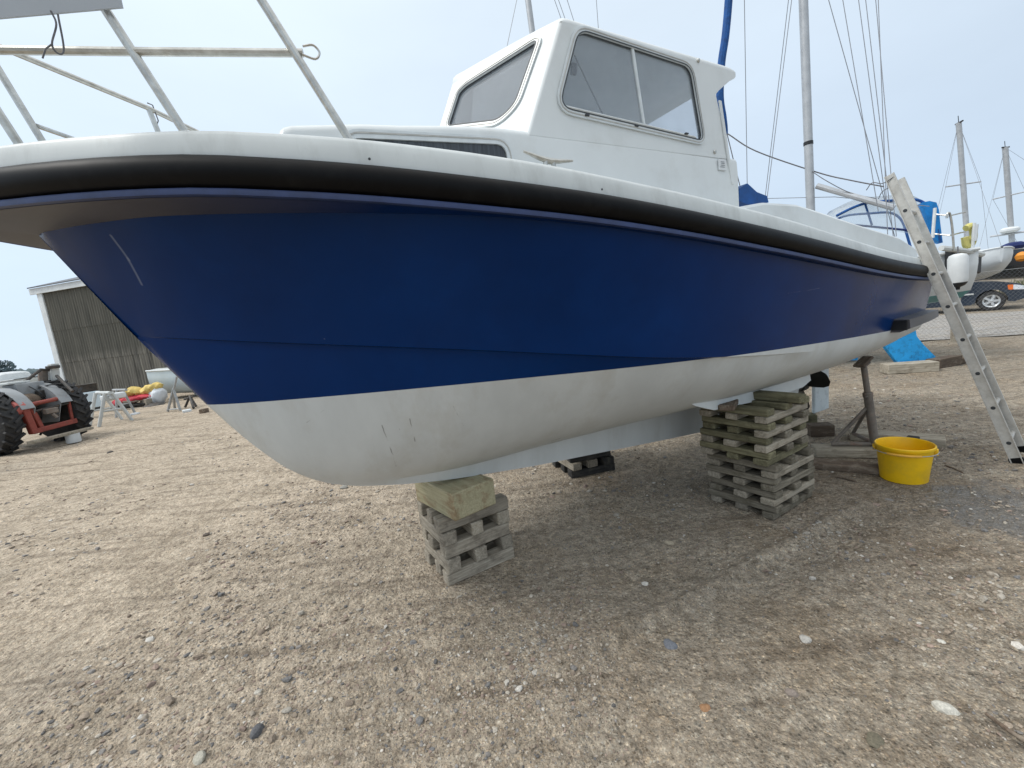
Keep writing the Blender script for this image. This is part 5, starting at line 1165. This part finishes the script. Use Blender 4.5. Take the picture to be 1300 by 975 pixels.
for sg in (-1, 1):
    c = tp(sg*.52, 2.0, .27); q = MB(); q.lathe(c-ta*.06, ta, [(.14, 0), (.24, 0), (.27, .03), (.27, .09), (.24, .12), (.14, .12)], 24, ref=bz); q.build('front_tyre', M['tyre'], trc)
q = MB(); q.tube([tp(-.5, 2.0, .28), tp(0, 2.0, .42), tp(.5, 2.0, .28)], .04, 8); q.build('front_axle', M['iron'], trc)
# seat, steering wheel
q = MB(); q.lathe(tp(-.12, .18, 1.0), bz, [(0, 0), (.14, .005), (.21, .05), (.22, .07), (.20, .06), (.13, .02), (0, .015)], 18, sy=.8); q.tube([tp(-.12, .18, 1.0), tp(-.12, .3, .75)], .03, 6); q.build('seat', M['iron'], trc)
sw = tp(-.1, .78, 1.18); q = MB(); sax = unit(tf*-.55+bz); e_a = ta; e_b = np.cross(sax, e_a); q.tube([sw+(e_a*math.cos(a_)+e_b*math.sin(a_))*.20 for a_ in np.linspace(0, 2*math.pi, 25)[:-1]], .012, 6, closed=True); q.tube([sw, sw-sax*.5], .02, 6)
for a_ in (0, 2.1, 4.2): q.tube([sw, sw+(e_a*math.cos(a_)+e_b*math.sin(a_))*.20], .007, 5)
q.build('steering_wheel', M['dark'], trc)
# grey rear box, hydraulic lump, pipes
q = MB(); q.obox(tp(.10, -.02, 1.02), ta, tf, bz, .22, .16, .20, .02, 2); q.build('rear_cover', M['tractor_grey'], trc)
q = MB(); q.obox(tp(-.02, .02, 1.245), ta, tf, bz, .17, .14, .02, .008); q.build('top_plate', M['offwhite'], trc)
q = MB(); q.lathe(tp(-.05, -.22, .88), ta, [(0, -.16), (.10, -.14), (.14, -.05), (.14, .08), (.1, .15), (0, .16)], 14, ref=bz); q.build('hydraulic_housing', M['timber_brown'], trc)
q = MB(); q.tube(spl([tp(.18, -.2, 1.1), tp(.34, -.36, 1.12), tp(.42, -.38, .95), tp(.34, -.34, .80), tp(.16, -.3, .86)]), .012, 6); q.build('hose', M['dark'], trc)
q = MB(); q.tube(spl([tp(.05, -.2, 1.15), tp(.10, -.34, 1.0), tp(.16, -.34, .82)]), .010, 6); q.build('hose', M['dark'], trc)
q = MB(); q.obox(tp(.16, -.24, .98), ta, tf, bz, .05, .05, .07, .01); q.build('valve_block', M['iron'], trc)
# red three point hitch frame
q = MB(); q.lathe(tp(-.36, -.42, .80), ta, [(0, -.14), (.06, -.13), (.13, -.09), (.14, .04), (.11, .12), (.05, .14), (0, .14)], 16, ref=bz); q.build('gear_casing', M['tractor_pink'], trc)
q = MB(); q.tube([tp(-.44, -.5, .82), tp(.36, -.5, .86)], .038, 10); q.build('cross_tube', M['tractor_red'], trc)
q = MB(); q.tube([tp(-.18, -.52, .70), tp(.36, -.52, .74)], .022, 8); q.build('lift_bar', M['iron'], trc)
q = MB(); q.obox(tp(-.30, -.5, .56), unit(bz+ta*-.10), ta, tf, .26, .055, .05, .012); q.build('upright', M['tractor_red'], trc)
q = MB(); q.obox(tp(-.17, -.48, .55), unit(bz+ta*-.18), ta, tf, .24, .04, .04, .012); q.build('upright', M['tractor_red'], trc)
q = MB(); q.obox(tp(.38, -.5, .58), unit(bz+ta*.06), ta, tf, .24, .022, .022, .008); q.build('upright', M['tractor_red'], trc)
q = MB(); q.obox(tp(.06, -.52, .36), unit(ta+bz*.05), tf, bz, .36, .035, .045, .01); q.build('cross_tube', M['tractor_red'], trc)
q = MB(); q.obox(tp(.02, -.56, .66), ta, tf, bz, .10, .05, .05, .012); q.tube([tp(.02, -.58, .6), tp(.06, -.6, .52)], .03, 8); q.build('coupling', M['rust_steel'], trc)
q = MB(); q.obox(tp(-.02, -.72, .19), ta, tf, bz, .50, .07, .025, .006); dbp = q.build('drawbar', M['timber_pale'], trc)
q = MB(); q.lathe(tp(.14, -.72, 0), bz, [(.10, 0), (.11, .02), (.105, .15), (.11, .165), (0, .165)], 16); o = q.build('plastic_tub', M['white']); tag(o, 'small white plastic tub under the tractor drawbar', 'tub')
# loader frame rising over the tractor
Yt = tm[1]
lf = thing('loader_frame', at(56, 495, Yt+.3), 'grey steel loader mast with dark cross bars standing over the tractor', 'loader')
q = MB(); q.tube([at(56, 500, Yt+.5), at(54, 470, Yt+.5)], .07, 8); q.build('mast_post', M['rust_steel'], lf)
q = MB(); q.obox((at(71, 503, Yt+.6)+at(68, 468, Yt+.6))/2, at(68, 468, Yt+.6)-at(71, 503, Yt+.6), ta, tf, .38, .07, .05, .01); q.build('mast_post', M['offwhite'], lf)
q = MB(); q.tube([at(5, 505, Yt-.3), at(52, 469, Yt+.4), at(63, 470, Yt+.5)], .028, 8); q.build('boom_bar', M['iron'], lf)
q = MB(); q.tube([at(72, 477, Yt+.5), at(92, 497, Yt+.3)], .028, 8); q.build('boom_bar', M['iron'], lf)
q = MB(); q.obox(at(67, 466, Yt+.55), ta, tf, bz, .10, .05, .03, .01); q.build('top_box', M['iron'], lf)
q = MB(); q.obox((at(71, 503, Yt+.6)+tp(.3, .6, .5))/2, at(71, 503, Yt+.6)-tp(.3, .6, .5), ta, tf, .30, .05, .05, .01); q.build('mount', M['iron'], lf)

# ------------------------------------------------------------------ yard clutter in front of the shed
def gd(x, y, z=0): return G(x, y, z)
def aframe(p, wv_, h, sp, m, label, name='trestle', n=2, sep=.7, r=.035):
    t = thing(name, p, label, 'trestle'); dv = np.cross(bz, wv_)
    for k in range(n):
        o_ = dv*sep*(k-(n-1)/2)
        for sg in (-1, 1):
            q = MB(); q.tube([p+o_+wv_*sg*sp, p+o_+wv_*sg*.06+bz*h], r, 8); q.build('leg', m, t)
        q = MB(); q.tube([p+o_-wv_*sp*.55+bz*h*.45, p+o_+wv_*sp*.55+bz*h*.45], r*.7, 6); q.build('brace', m, t)
    q = MB(); q.tube([p-dv*sep*.7+bz*h, p+dv*sep*.7+bz*h], r*1.1, 8); q.build('top_bar', m, t); return t
jv = unit(G(240, 512)-G(130, 533))
aframe(gd(141, 537), jv, .74, .30, M['offwhite'], 'white tubular trestle beside the tractor wheel with white pads')
aframe(gd(160, 528), jv, .70, .20, M['galv'], 'narrow grey steel trestle between the tarpaulins and the white trestle', n=1, r=.028)
for (x, y, lab) in ((131, 497, 'white pad lying on the left end of the trestle top'), (142, 494, 'white pad lying on the right end of the trestle top')):
    c = at(x+7, y+8, gd(141, 537)[1]); q = MB(); q.obox(c, jv, np.cross(bz, jv), bz, .14, .10, .07, .04, 3); o = q.build('pad', M['white']); tag(o, lab, 'pad')
def heap(name, pts, Y, rad, m, label, cat, sq=.6, seed=0, n=(26, 14)):
    """a crumpled bundle along a line of picture points on the plane Y"""
    P_ = [at(x, y, Y) for x, y in pts]; c_ = spl(P_, 8); q = MB(); rings = []; N_ = len(c_)
    for i, p in enumerate(c_):
        k = i/(N_-1); r_ = rad*(max(.05, math.sin(math.pi*min(max(k, .02), .98)))**.35); tv_ = unit(c_[min(i+1, N_-1)]-c_[max(i-1, 0)]); sd_ = unit(np.cross(tv_, bz))
        ring = []
        for j in range(16):
            a_ = 2*math.pi*j/16; w_ = 1+.35*mnoise.noise(Vector((i*.35+seed*9, math.cos(a_)*1.3, math.sin(a_)*1.3)))+.15*mnoise.noise(Vector((i*.9, math.cos(a_)*3+seed, math.sin(a_)*3)))
            ring.append(p+(sd_*math.cos(a_)+bz*math.sin(a_)*sq)*r_*w_)
        rings.append(ring)
    q.loft(rings, closed=True, caps=True); o = q.build(name, m, angle=50); return tag(o, label, cat)
Yj = gd(165, 517)[1]
# flat trailer of boards carrying the bundles
tr_ = thing('board_stack', gd(165, 521), 'stack of old boards carrying red and yellow bundles before the shed', 'board stack')
for k, (y_, a_, b_) in enumerate(((523, 118, 178), (519, 140, 192), (514.5, 146, 190), (509, 148, 186))):
    p0, p1 = at(a_, y_+ (8 if k == 0 else 4)*(1-(a_-118)/74), Yj-.5+.12*k), at(b_, y_-3, Yj-.2+.12*k); q = MB(); q.obox((p0+p1)/2, p1-p0, np.cross(bz, p1-p0), bz, np.linalg.norm(p1-p0)/2, .30, .035, .008); q.build('board', [M['rust_steel'], M['timber_grey'], M['timber_dark'], M['timber_pale']][k], tr_)
for x, y in ((149, 519), (186, 511)):
    p0 = at(x, y, Yj-.1); q = MB(); q.obox(p0*np.array([1, 1, 0])+bz*(p0[2]/2+.05), jv, np.cross(bz, jv), bz, .08, .25, max(.12, p0[2]/2), .01); q.build('bearer', M['timber_grey'], tr_)
heap('folded_sail', [(144, 512), (158, 509), (172, 506), (194, 502)], Yj-.05, .20, M['tarp_red'], 'crumpled red canvas under the yellow tarpaulin', 'canvas', seed=1)
heap('tarpaulin', [(152, 504), (163, 500), (172, 496), (180, 497)], Yj, .22, M['tarp_yellow'], 'dull yellow tarpaulin bundle on the left of the board stack', 'tarpaulin', seed=2)
heap('tarpaulin', [(174, 501), (184, 498), (195, 493), (204, 489)], Yj+.15, .26, M['tarp_yellow'], 'brighter yellow tarpaulin bundle beside the pale bag', 'tarpaulin', seed=3)
heap('builders_bag', [(192, 508), (200, 504), (207, 499)], Yj+.1, .28, M['bag'], 'pale bulging bag beside the yellow tarpaulin', 'bag', seed=4, sq=.9)
heap('red_bundle', [(143, 513), (149, 511), (153, 512)], Yj-.4, .14, M['tarp_red'], 'small red bundle behind the narrow trestle', 'bundle', seed=5)
heap('tarpaulin', [(178, 522), (190, 518), (203, 516), (214, 517)], Yj-.3, .20, M['iron'], 'dark sheet heaped on the ground below the pale bag', 'tarpaulin', seed=6)
heap('tarpaulin', [(224, 516), (236, 513), (246, 513)], Yj+.4, .16, M['iron'], 'low dark sheet on the ground behind the tripod stand', 'tarpaulin', seed=7)
for (x, y, w_, h_, m, lab, nm) in ((116, 507, .55, .75, 'iron', 'dark oil drum standing by the shed wall', 'oil_drum'), (119, 516, .42, .42, 'teal', 'pale green crate beside the tractor wheel', 'crate')):
    c = gd(x, y+14); q = MB()
    if nm == 'oil_drum': q.lathe(c, bz, [(.27, 0), (.28, .02), (.27, .04), (.27, .28), (.285, .30), (.27, .32), (.27, .56), (.285, .58), (.27, .6), (.27, .82), (.285, .85), (.25, .84), (0, .84)], 24)
    else:
        q.obox(c+bz*.3, jv, np.cross(bz, jv), bz, .22, .18, .02, .005)
        for sg in (-1, 1): q.obox(c+bz*.5+jv*.21*sg, jv, np.cross(bz, jv), bz, .012, .18, .2, .004); q.obox(c+bz*.5+np.cross(bz, jv)*.17*sg, jv, np.cross(bz, jv), bz, .2, .012, .2, .004)
    tag(q.build(nm, M[m] if nm == 'oil_drum' else M['hull_pale']), lab, 'drum' if nm == 'oil_drum' else 'crate')
tri = gd(223, 522); tt = thing('tripod_stand', tri, 'grey steel tripod boat stand under the bow near the pale hull', 'boat stand')
Yq = tri[1]; top_ = at(220, 494, Yq)
q = MB(); q.tube([at(220, 497, Yq), at(224.5, 478, Yq)], .025, 8); q.build('post', M['galv'], tt)
for (x, y, dY) in ((213, 522, 0), (229, 521, -.05), (221, 515, .5)):
    q = MB(); q.tube([top_, at(x, y, Yq+dY)*np.array([1, 1, 0])+bz*.02], .03, 8); q.build('leg', M['galv'], tt)
q = MB(); q.tube([at(213, 522, Yq)*np.array([1, 1, 0])+bz*.06, at(229, 521, Yq-.05)*np.array([1, 1, 0])+bz*.06], .02, 6); q.build('brace', M['galv'], tt)
t2 = thing('tripod_stand', gd(242, 517), 'dark low tripod stand nearest the bow of the motor boat', 'boat stand'); Y2 = gd(242, 517)[1]
for (x, y, dY) in ((235, 516, 0), (249, 515, -.1), (246, 519, -.4)):
    q = MB(); q.tube([at(241, 503, Y2), at(x, y, Y2+dY)*np.array([1, 1, 0])+bz*.02], .03, 8); q.build('leg', M['iron'], t2)
q = MB(); q.tube([at(234, 507, Y2), at(246, 503, Y2)], .03, 6); q.build('head', M['iron'], t2)
for (x0, y0, x1, y1, w_, h_, m, lab) in ((232, 524, 243, 522, .18, .06, 'white', 'short white offcut on the ground by the tripod stand'), (256, 525, 263, 523, .12, .10, 'timber_brown', 'brown offcut lying under the blue bow'), (168, 527, 176, 526, .14, .05, 'bag', 'small pale scrap on the sand before the boards')):
    plank(G(x0, y0), G(x1, y1), w_, h_, 0, M[m], lab, 'offcut')
# pale dinghy hull standing beyond the clutter
yh0, yh1 = at(207, 500, Yj+1.3), at(320, 490, Yj+1.6)
yacht('dinghy', 'pale blue white hull standing beyond the yard clutter at the shed end', yh0, yh1, 1.5, 1.02, 1.05, .2, M['hull_pale'], M['offwhite'], cabin=False, zk=.04)
yh0, yh1 = at(196, 478, Yj+7), at(240, 476, Yj+7)
# ------------------------------------------------------------------ boats, shore and sea at the far left
for k, (x0, x1, y_, Y, hm, lab, cab) in enumerate(((-22, 46, 497, 21, 'offwhite', 'white cabin boat parked behind the tractor with a dark windscreen', True), (-40, 58, 487, 30, 'hull_pale', 'long pale boat hull ashore beyond the tractor, nearest the white cabin boat', False), (-60, 50, 481, 44, 'white', 'white boat hull farthest off near the water at the left edge', True))):
    a, b = at(x0, y_+ (6 if k == 0 else 3), Y), at(x1, y_-3, Y); t_, *_r = yacht('beached_boat', lab, b, a, 2.3, 1.25 if k else 1.15, 1.4, .2, M[hm], M['white'], cabin=cab, zk=.25)
    if k == 0:
        c = at(20, 497, Y-1.2); q = MB(); q.obox(c, unit(b-a), np.cross(bz, unit(b-a)), bz, .55, .4, .22, .05, 2); q.build('windscreen', M['glass_dark'], t_)
q = MB(); q.add([(-5200, 62, .05), (-30, 52, .05), (300, 95, .05), (5200, 400, .05), (5200, 5600, .05), (-5200, 5600, .05)], [(0, 1, 2, 3, 4, 5)]); struct(q.build('sea', M['sea']))
def ridge(x0, x1, Y, h, n, seed, m, name):
    q = MB(); top = []; 
    for i in range(n+1):
        x = x0+(x1-x0)*i/n; p = at(x, 478-.111*x, Y); k = .45+.4*mnoise.noise(Vector((i*.11, seed, 0)))+.25*mnoise.noise(Vector((i*.45, seed, 3)))+.12*mnoise.noise(Vector((i*1.7, seed, 5)))
        top.append((p[0], p[1], max(1, h*k)))
    vs = [(x, y, 0) for x, y, z in top]+top+[(x*1.15, y*1.15, 0) for x, y, z in top]; n1 = n+1
    q.add(vs, [(i, i+1, n1+i+1, n1+i) for i in range(n)]+[(n1+i, n1+i+1, 2*n1+i+1, 2*n1+i) for i in range(n)]); return struct(q.build(name, m, angle=180))
ridge(-200, 420, 900, 17, 120, 2.3, M['hill'], 'far_hills'); ridge(-200, 140, 420, 9, 160, 7.7, M['tree'], 'wooded_shore'); ridge(900, 1700, 700, 16, 120, 4.1, M['hill'], 'far_hills')
# a dark leafy tree just inside the left edge of the shore
tb = at(3, 486, 70)*np.array([1, 1, 0]); tr1 = thing('shore_tree', tb, 'dark rounded tree on the shore at the left edge', 'tree')
q = MB(); q.tube([tb, tb+bz*1.6, tb+bz*2.6+v3(.3, 0)], [.22, .16, .06], 8); q.build('trunk', M['timber_brown'], tr1)
q = MB(); rs_ = random.Random(5)
for _ in range(900):
    while True:
        d_ = np.array([rs_.uniform(-1, 1), rs_.uniform(-1, 1), rs_.uniform(-1, 1)])
        if np.linalg.norm(d_) < 1 and mnoise.noise(Vector(d_*2.2)) > -.18: break
    c = tb+bz*2.6+d_*np.array([2.3, 1.8, 1.35]); e1_ = unit(np.array([rs_.gauss(0, 1), rs_.gauss(0, 1), rs_.gauss(0, 1)])); e2_ = unit(np.cross(e1_, [rs_.gauss(0, 1), rs_.gauss(0, 1), rs_.gauss(0, 1)])); s_ = rs_.uniform(.12, .3)
    q.add([c-e1_*s_, c-e2_*s_*.6, c+e1_*s_, c+e2_*s_*.6], [(0, 1, 2, 3)])
q.build('crown', M['tree'], tr1, smooth=False, fix=False)

# ------------------------------------------------------------------ stones
def stone_mesh(n_seed):
    bm = bmesh.new(); bmesh.ops.create_icosphere(bm, subdivisions=1, radius=1); 
    r_ = np.random.default_rng(n_seed); ax = r_.normal(size=(6, 3)); ax /= np.linalg.norm(ax, axis=1)[:, None]; lim = r_.uniform(.55, .95, 6)
    pts = np.array([v.co[:] for v in bm.verts]); pts *= r_.uniform(.85, 1.15, (len(pts), 1))
    for a_, l_ in zip(ax, lim):
        d_ = pts @ a_; over = d_ > l_; pts[over] -= np.outer(d_[over]-l_, a_)
    fs = np.array([[v.index for v in f.verts] for f in bm.faces]); bm.free(); return pts, fs
PROTO = [stone_mesh(k) for k in range(14)]
def stone_mat():
    m = bpy.data.materials.new('mixed_gravel_stone'); m.use_nodes = True; t = m.node_tree; b = t.nodes['Principled BSDF']; b.inputs['Roughness'].default_value = .85; b.inputs['Specular IOR Level'].default_value = .3
    at_ = _n(t, 'ShaderNodeAttribute'); at_.attribute_name = 'tint'; co = _n(t, 'ShaderNodeTexCoord'); n_ = _n(t, 'ShaderNodeTexNoise'); n_.inputs['Scale'].default_value = 160; n_.inputs['Detail'].default_value = 4; t.links.new(co.outputs['Object'], n_.inputs[0])
    r = _n(t, 'ShaderNodeMapRange'); r.inputs['From Min'].default_value = .3; r.inputs['From Max'].default_value = .7; r.inputs['To Min'].default_value = .72; r.inputs['To Max'].default_value = 1.2; t.links.new(n_.outputs['Fac'], r.inputs['Value'])
    v_ = _n(t, 'ShaderNodeVectorMath', operation='SCALE'); t.links.new(at_.outputs['Color'], v_.inputs[0]); t.links.new(r.outputs[0], v_.inputs['Scale']); t.links.new(v_.outputs[0], b.inputs['Base Color']); return m
M['stone'] = stone_mat()
def stones(name, xs, ys, sizes, tints, flat=.55):
    V_, F_, T_ = [], [], []; off = 0
    for x, y, s, tn in zip(xs, ys, sizes, tints):
        pts, fs = PROTO[rng.integers(len(PROTO))]; a_ = rng.uniform(0, 6.283); c, s_ = math.cos(a_), math.sin(a_)
        sc = np.array([s, s*rng.uniform(.55, .95), s*rng.uniform(flat*.6, flat*1.3)]); p = pts*sc
        tl = rng.normal(0, .22); p = np.stack([p[:, 0], p[:, 1]*math.cos(tl)-p[:, 2]*math.sin(tl), p[:, 1]*math.sin(tl)+p[:, 2]*math.cos(tl)], 1)
        q_ = np.stack([p[:, 0]*c-p[:, 1]*s_+x, p[:, 0]*s_+p[:, 1]*c+y, p[:, 2]+gheight(x, y)+sc[2]*rng.uniform(-.1, .45)], 1)
        V_.append(q_); F_.append(fs+off); T_.append(np.tile([*tn, 1], (len(pts), 1))); off += len(pts)
    V_, F_, T_ = np.concatenate(V_), np.concatenate(F_), np.concatenate(T_)
    me = bpy.data.meshes.new(name); me.vertices.add(len(V_)); me.vertices.foreach_set('co', V_.ravel()); me.loops.add(len(F_)*3); me.loops.foreach_set('vertex_index', F_.ravel().astype(np.int32))
    me.polygons.add(len(F_)); me.polygons.foreach_set('loop_start', np.arange(0, len(F_)*3, 3, dtype=np.int32)); me.update(calc_edges=True); me.validate()
    ca = me.color_attributes.new('tint', 'FLOAT_COLOR', 'POINT'); ca.data.foreach_set('color', T_.ravel().astype(np.float32))
    return link(name, me, M['stone'], None, True, 38)
PAL = np.array([(.30, .245, .19), (.25, .20, .155), (.36, .31, .25), (.22, .205, .19), (.17, .165, .16), (.42, .38, .32), (.29, .22, .18), (.52, .49, .44), (.13, .125, .12)])
PW = np.array([.22, .2, .16, .12, .08, .1, .07, .03, .02]); PW /= PW.sum()
N = 95000
r_ = .8*np.exp(rng.uniform(0, 1, N)**1.25*math.log(14/.8)); an = np.radians(90-rng.uniform(-68, 62, N)); X, Y = r_*np.cos(an), r_*np.sin(an)
dens = np.array([.5+.9*mnoise.noise(Vector((x*.8, y*.8, 9)))+.55*mnoise.noise(Vector((x*2.6, y*2.6, 4))) for x, y in zip(X, Y)])
# coarser shingle in a swathe in front and along the rut, and right of the stack
def near_pt(px, py, rad): p = G(px, py); return np.exp(-(((X-p[0])**2+(Y-p[1])**2)/rad**2))
dens += .9*near_pt(250, 860, .45)+.6*near_pt(150, 930, .4)+.7*near_pt(420, 800, .35)+.8*near_pt(690, 850, .22)+.6*near_pt(1060, 680, .22)+.5*near_pt(1200, 720, .5)+.4*near_pt(1150, 520, 1.2)
dens -= .5*near_pt(120, 760, .5)+.5*near_pt(900, 790, .35)
keep = rng.uniform(0, 1, N) < np.clip(dens, .10, 1)
for (fx, fy, fr) in ((-.2, 2.45, .25), (1.62, 2.8, .3), (.48, 3.73, .28), (2.52, 2.80, .14)): keep &= (X-fx)**2+(Y-fy)**2 > fr*fr
X, Y, rk, dk2 = X[keep], Y[keep], r_[keep], dens[keep]
S = np.clip(np.exp(rng.normal(math.log(.0033), .52, len(X)))*(.75+.5*np.clip(dk2, 0, 1.2))*np.clip(rk/1.6, .8, 3.0)**.65, .0016, .026)
TN = PAL[rng.choice(len(PAL), len(X), p=PW)]*rng.uniform(.8, 1.2, (len(X), 1))
stuff(stones('gravel', X, Y, S, TN))
# pockets of pale pebbles
cx, cy = [], []
for (px, py, n, sd_) in ((680, 830, 40, .06), (690, 800, 22, .04), (668, 862, 26, .045), (1020, 686, 40, .05), (1045, 672, 30, .04), (735, 540+300, 10, .05), (965, 715, 16, .05)):
    p = G(px, py); cx += list(p[0]+rng.normal(0, sd_, n)); cy += list(p[1]+rng.normal(0, sd_, n))
cs_ = np.clip(np.exp(rng.normal(math.log(.006), .45, len(cx))), .002, .015)
stuff(stones('pale_pebbles', cx, cy, cs_, np.array([(.44, .41, .36)])*rng.uniform(.5, 1.15, (len(cx), 1))))
BIG = [(1201, 899, .036, (.50, .48, .42), 'large smooth pale pebble at the lower right', .55), (325, 931, .034, (.13, .13, .135), 'dark grey wedge shaped stone at the bottom left', .7), (252, 966, .034, (.38, .36, .30), 'long pale flat stone at the bottom edge', .4), (851, 818, .036, (.17, .18, .20), 'flat slate grey stone in front of the tall stack', .25),
       (437, 621, .045, (.30, .29, .26), 'round grey stone under the forefoot of the bow', .7), (850, 690, .030, (.42, .36, .27), 'tan pebble in front of the tall stack', .6), (327, 877, .018, (.45, .42, .36), 'small pale pebble near the dark wedge stone', .6), (895, 905, .020, (.30, .17, .09), 'rusty brown stone among the gravel', .5), (1022, 808, .026, (.45, .43, .39), 'pale oval pebble in the open gravel, middle right', .5), (1195, 811, .017, (.55, .53, .47), 'small white pebble above the large pale one', .6),
       (365, 902, .024, (.36, .33, .28), 'pointed buff stone beside the dark wedge stone', .5), (1112, 944, .030, (.14, .125, .09), 'dark sliver of stone at the bottom right', .3), (140, 540+35, .05, (.10, .09, .08), 'dark clod on the sand left of the bow', .6), (262, 678, .030, (.11, .09, .075), 'dark clod on the open sand', .6), (1005, 884, .022, (.24, .2, .17), 'brown stone in the gravel at the bottom middle right', .5)]
for (px, py, s_, tn, lab, fl_) in BIG:
    p = G(px, py); o = stones('stone', [p[0]], [p[1]], [s_], [tn], fl_)
    sub = bmesh.new(); sub.from_mesh(o.data); bmesh.ops.subdivide_edges(sub, edges=sub.edges[:], cuts=1, smooth=.6, use_grid_fill=True); sub.to_mesh(o.data); sub.free(); o.data.polygons.foreach_set('use_smooth', [True]*len(o.data.polygons)); tag(o, lab, 'stone')
for (a_, b_, r__, lab) in (((1252, 908), (1312, 950), .010, 'dark stick lying in the gravel at the lower right corner'), ((1060, 606), (1086, 612), .012, 'short dark stick on the ground left of the bucket'), ((1200, 592), (1224, 603), .012, 'dark stick on the ground between the bucket and the ladder')):
    p0, p1 = G(*a_), G(*b_); q = MB(); q.tube(spl([p0+bz*.006, (p0+p1)/2+bz*.010+jit(.01), p1+bz*.006]), r__*.6, 7); tag(q.build('stick', M['timber_brown']), lab, 'stick')
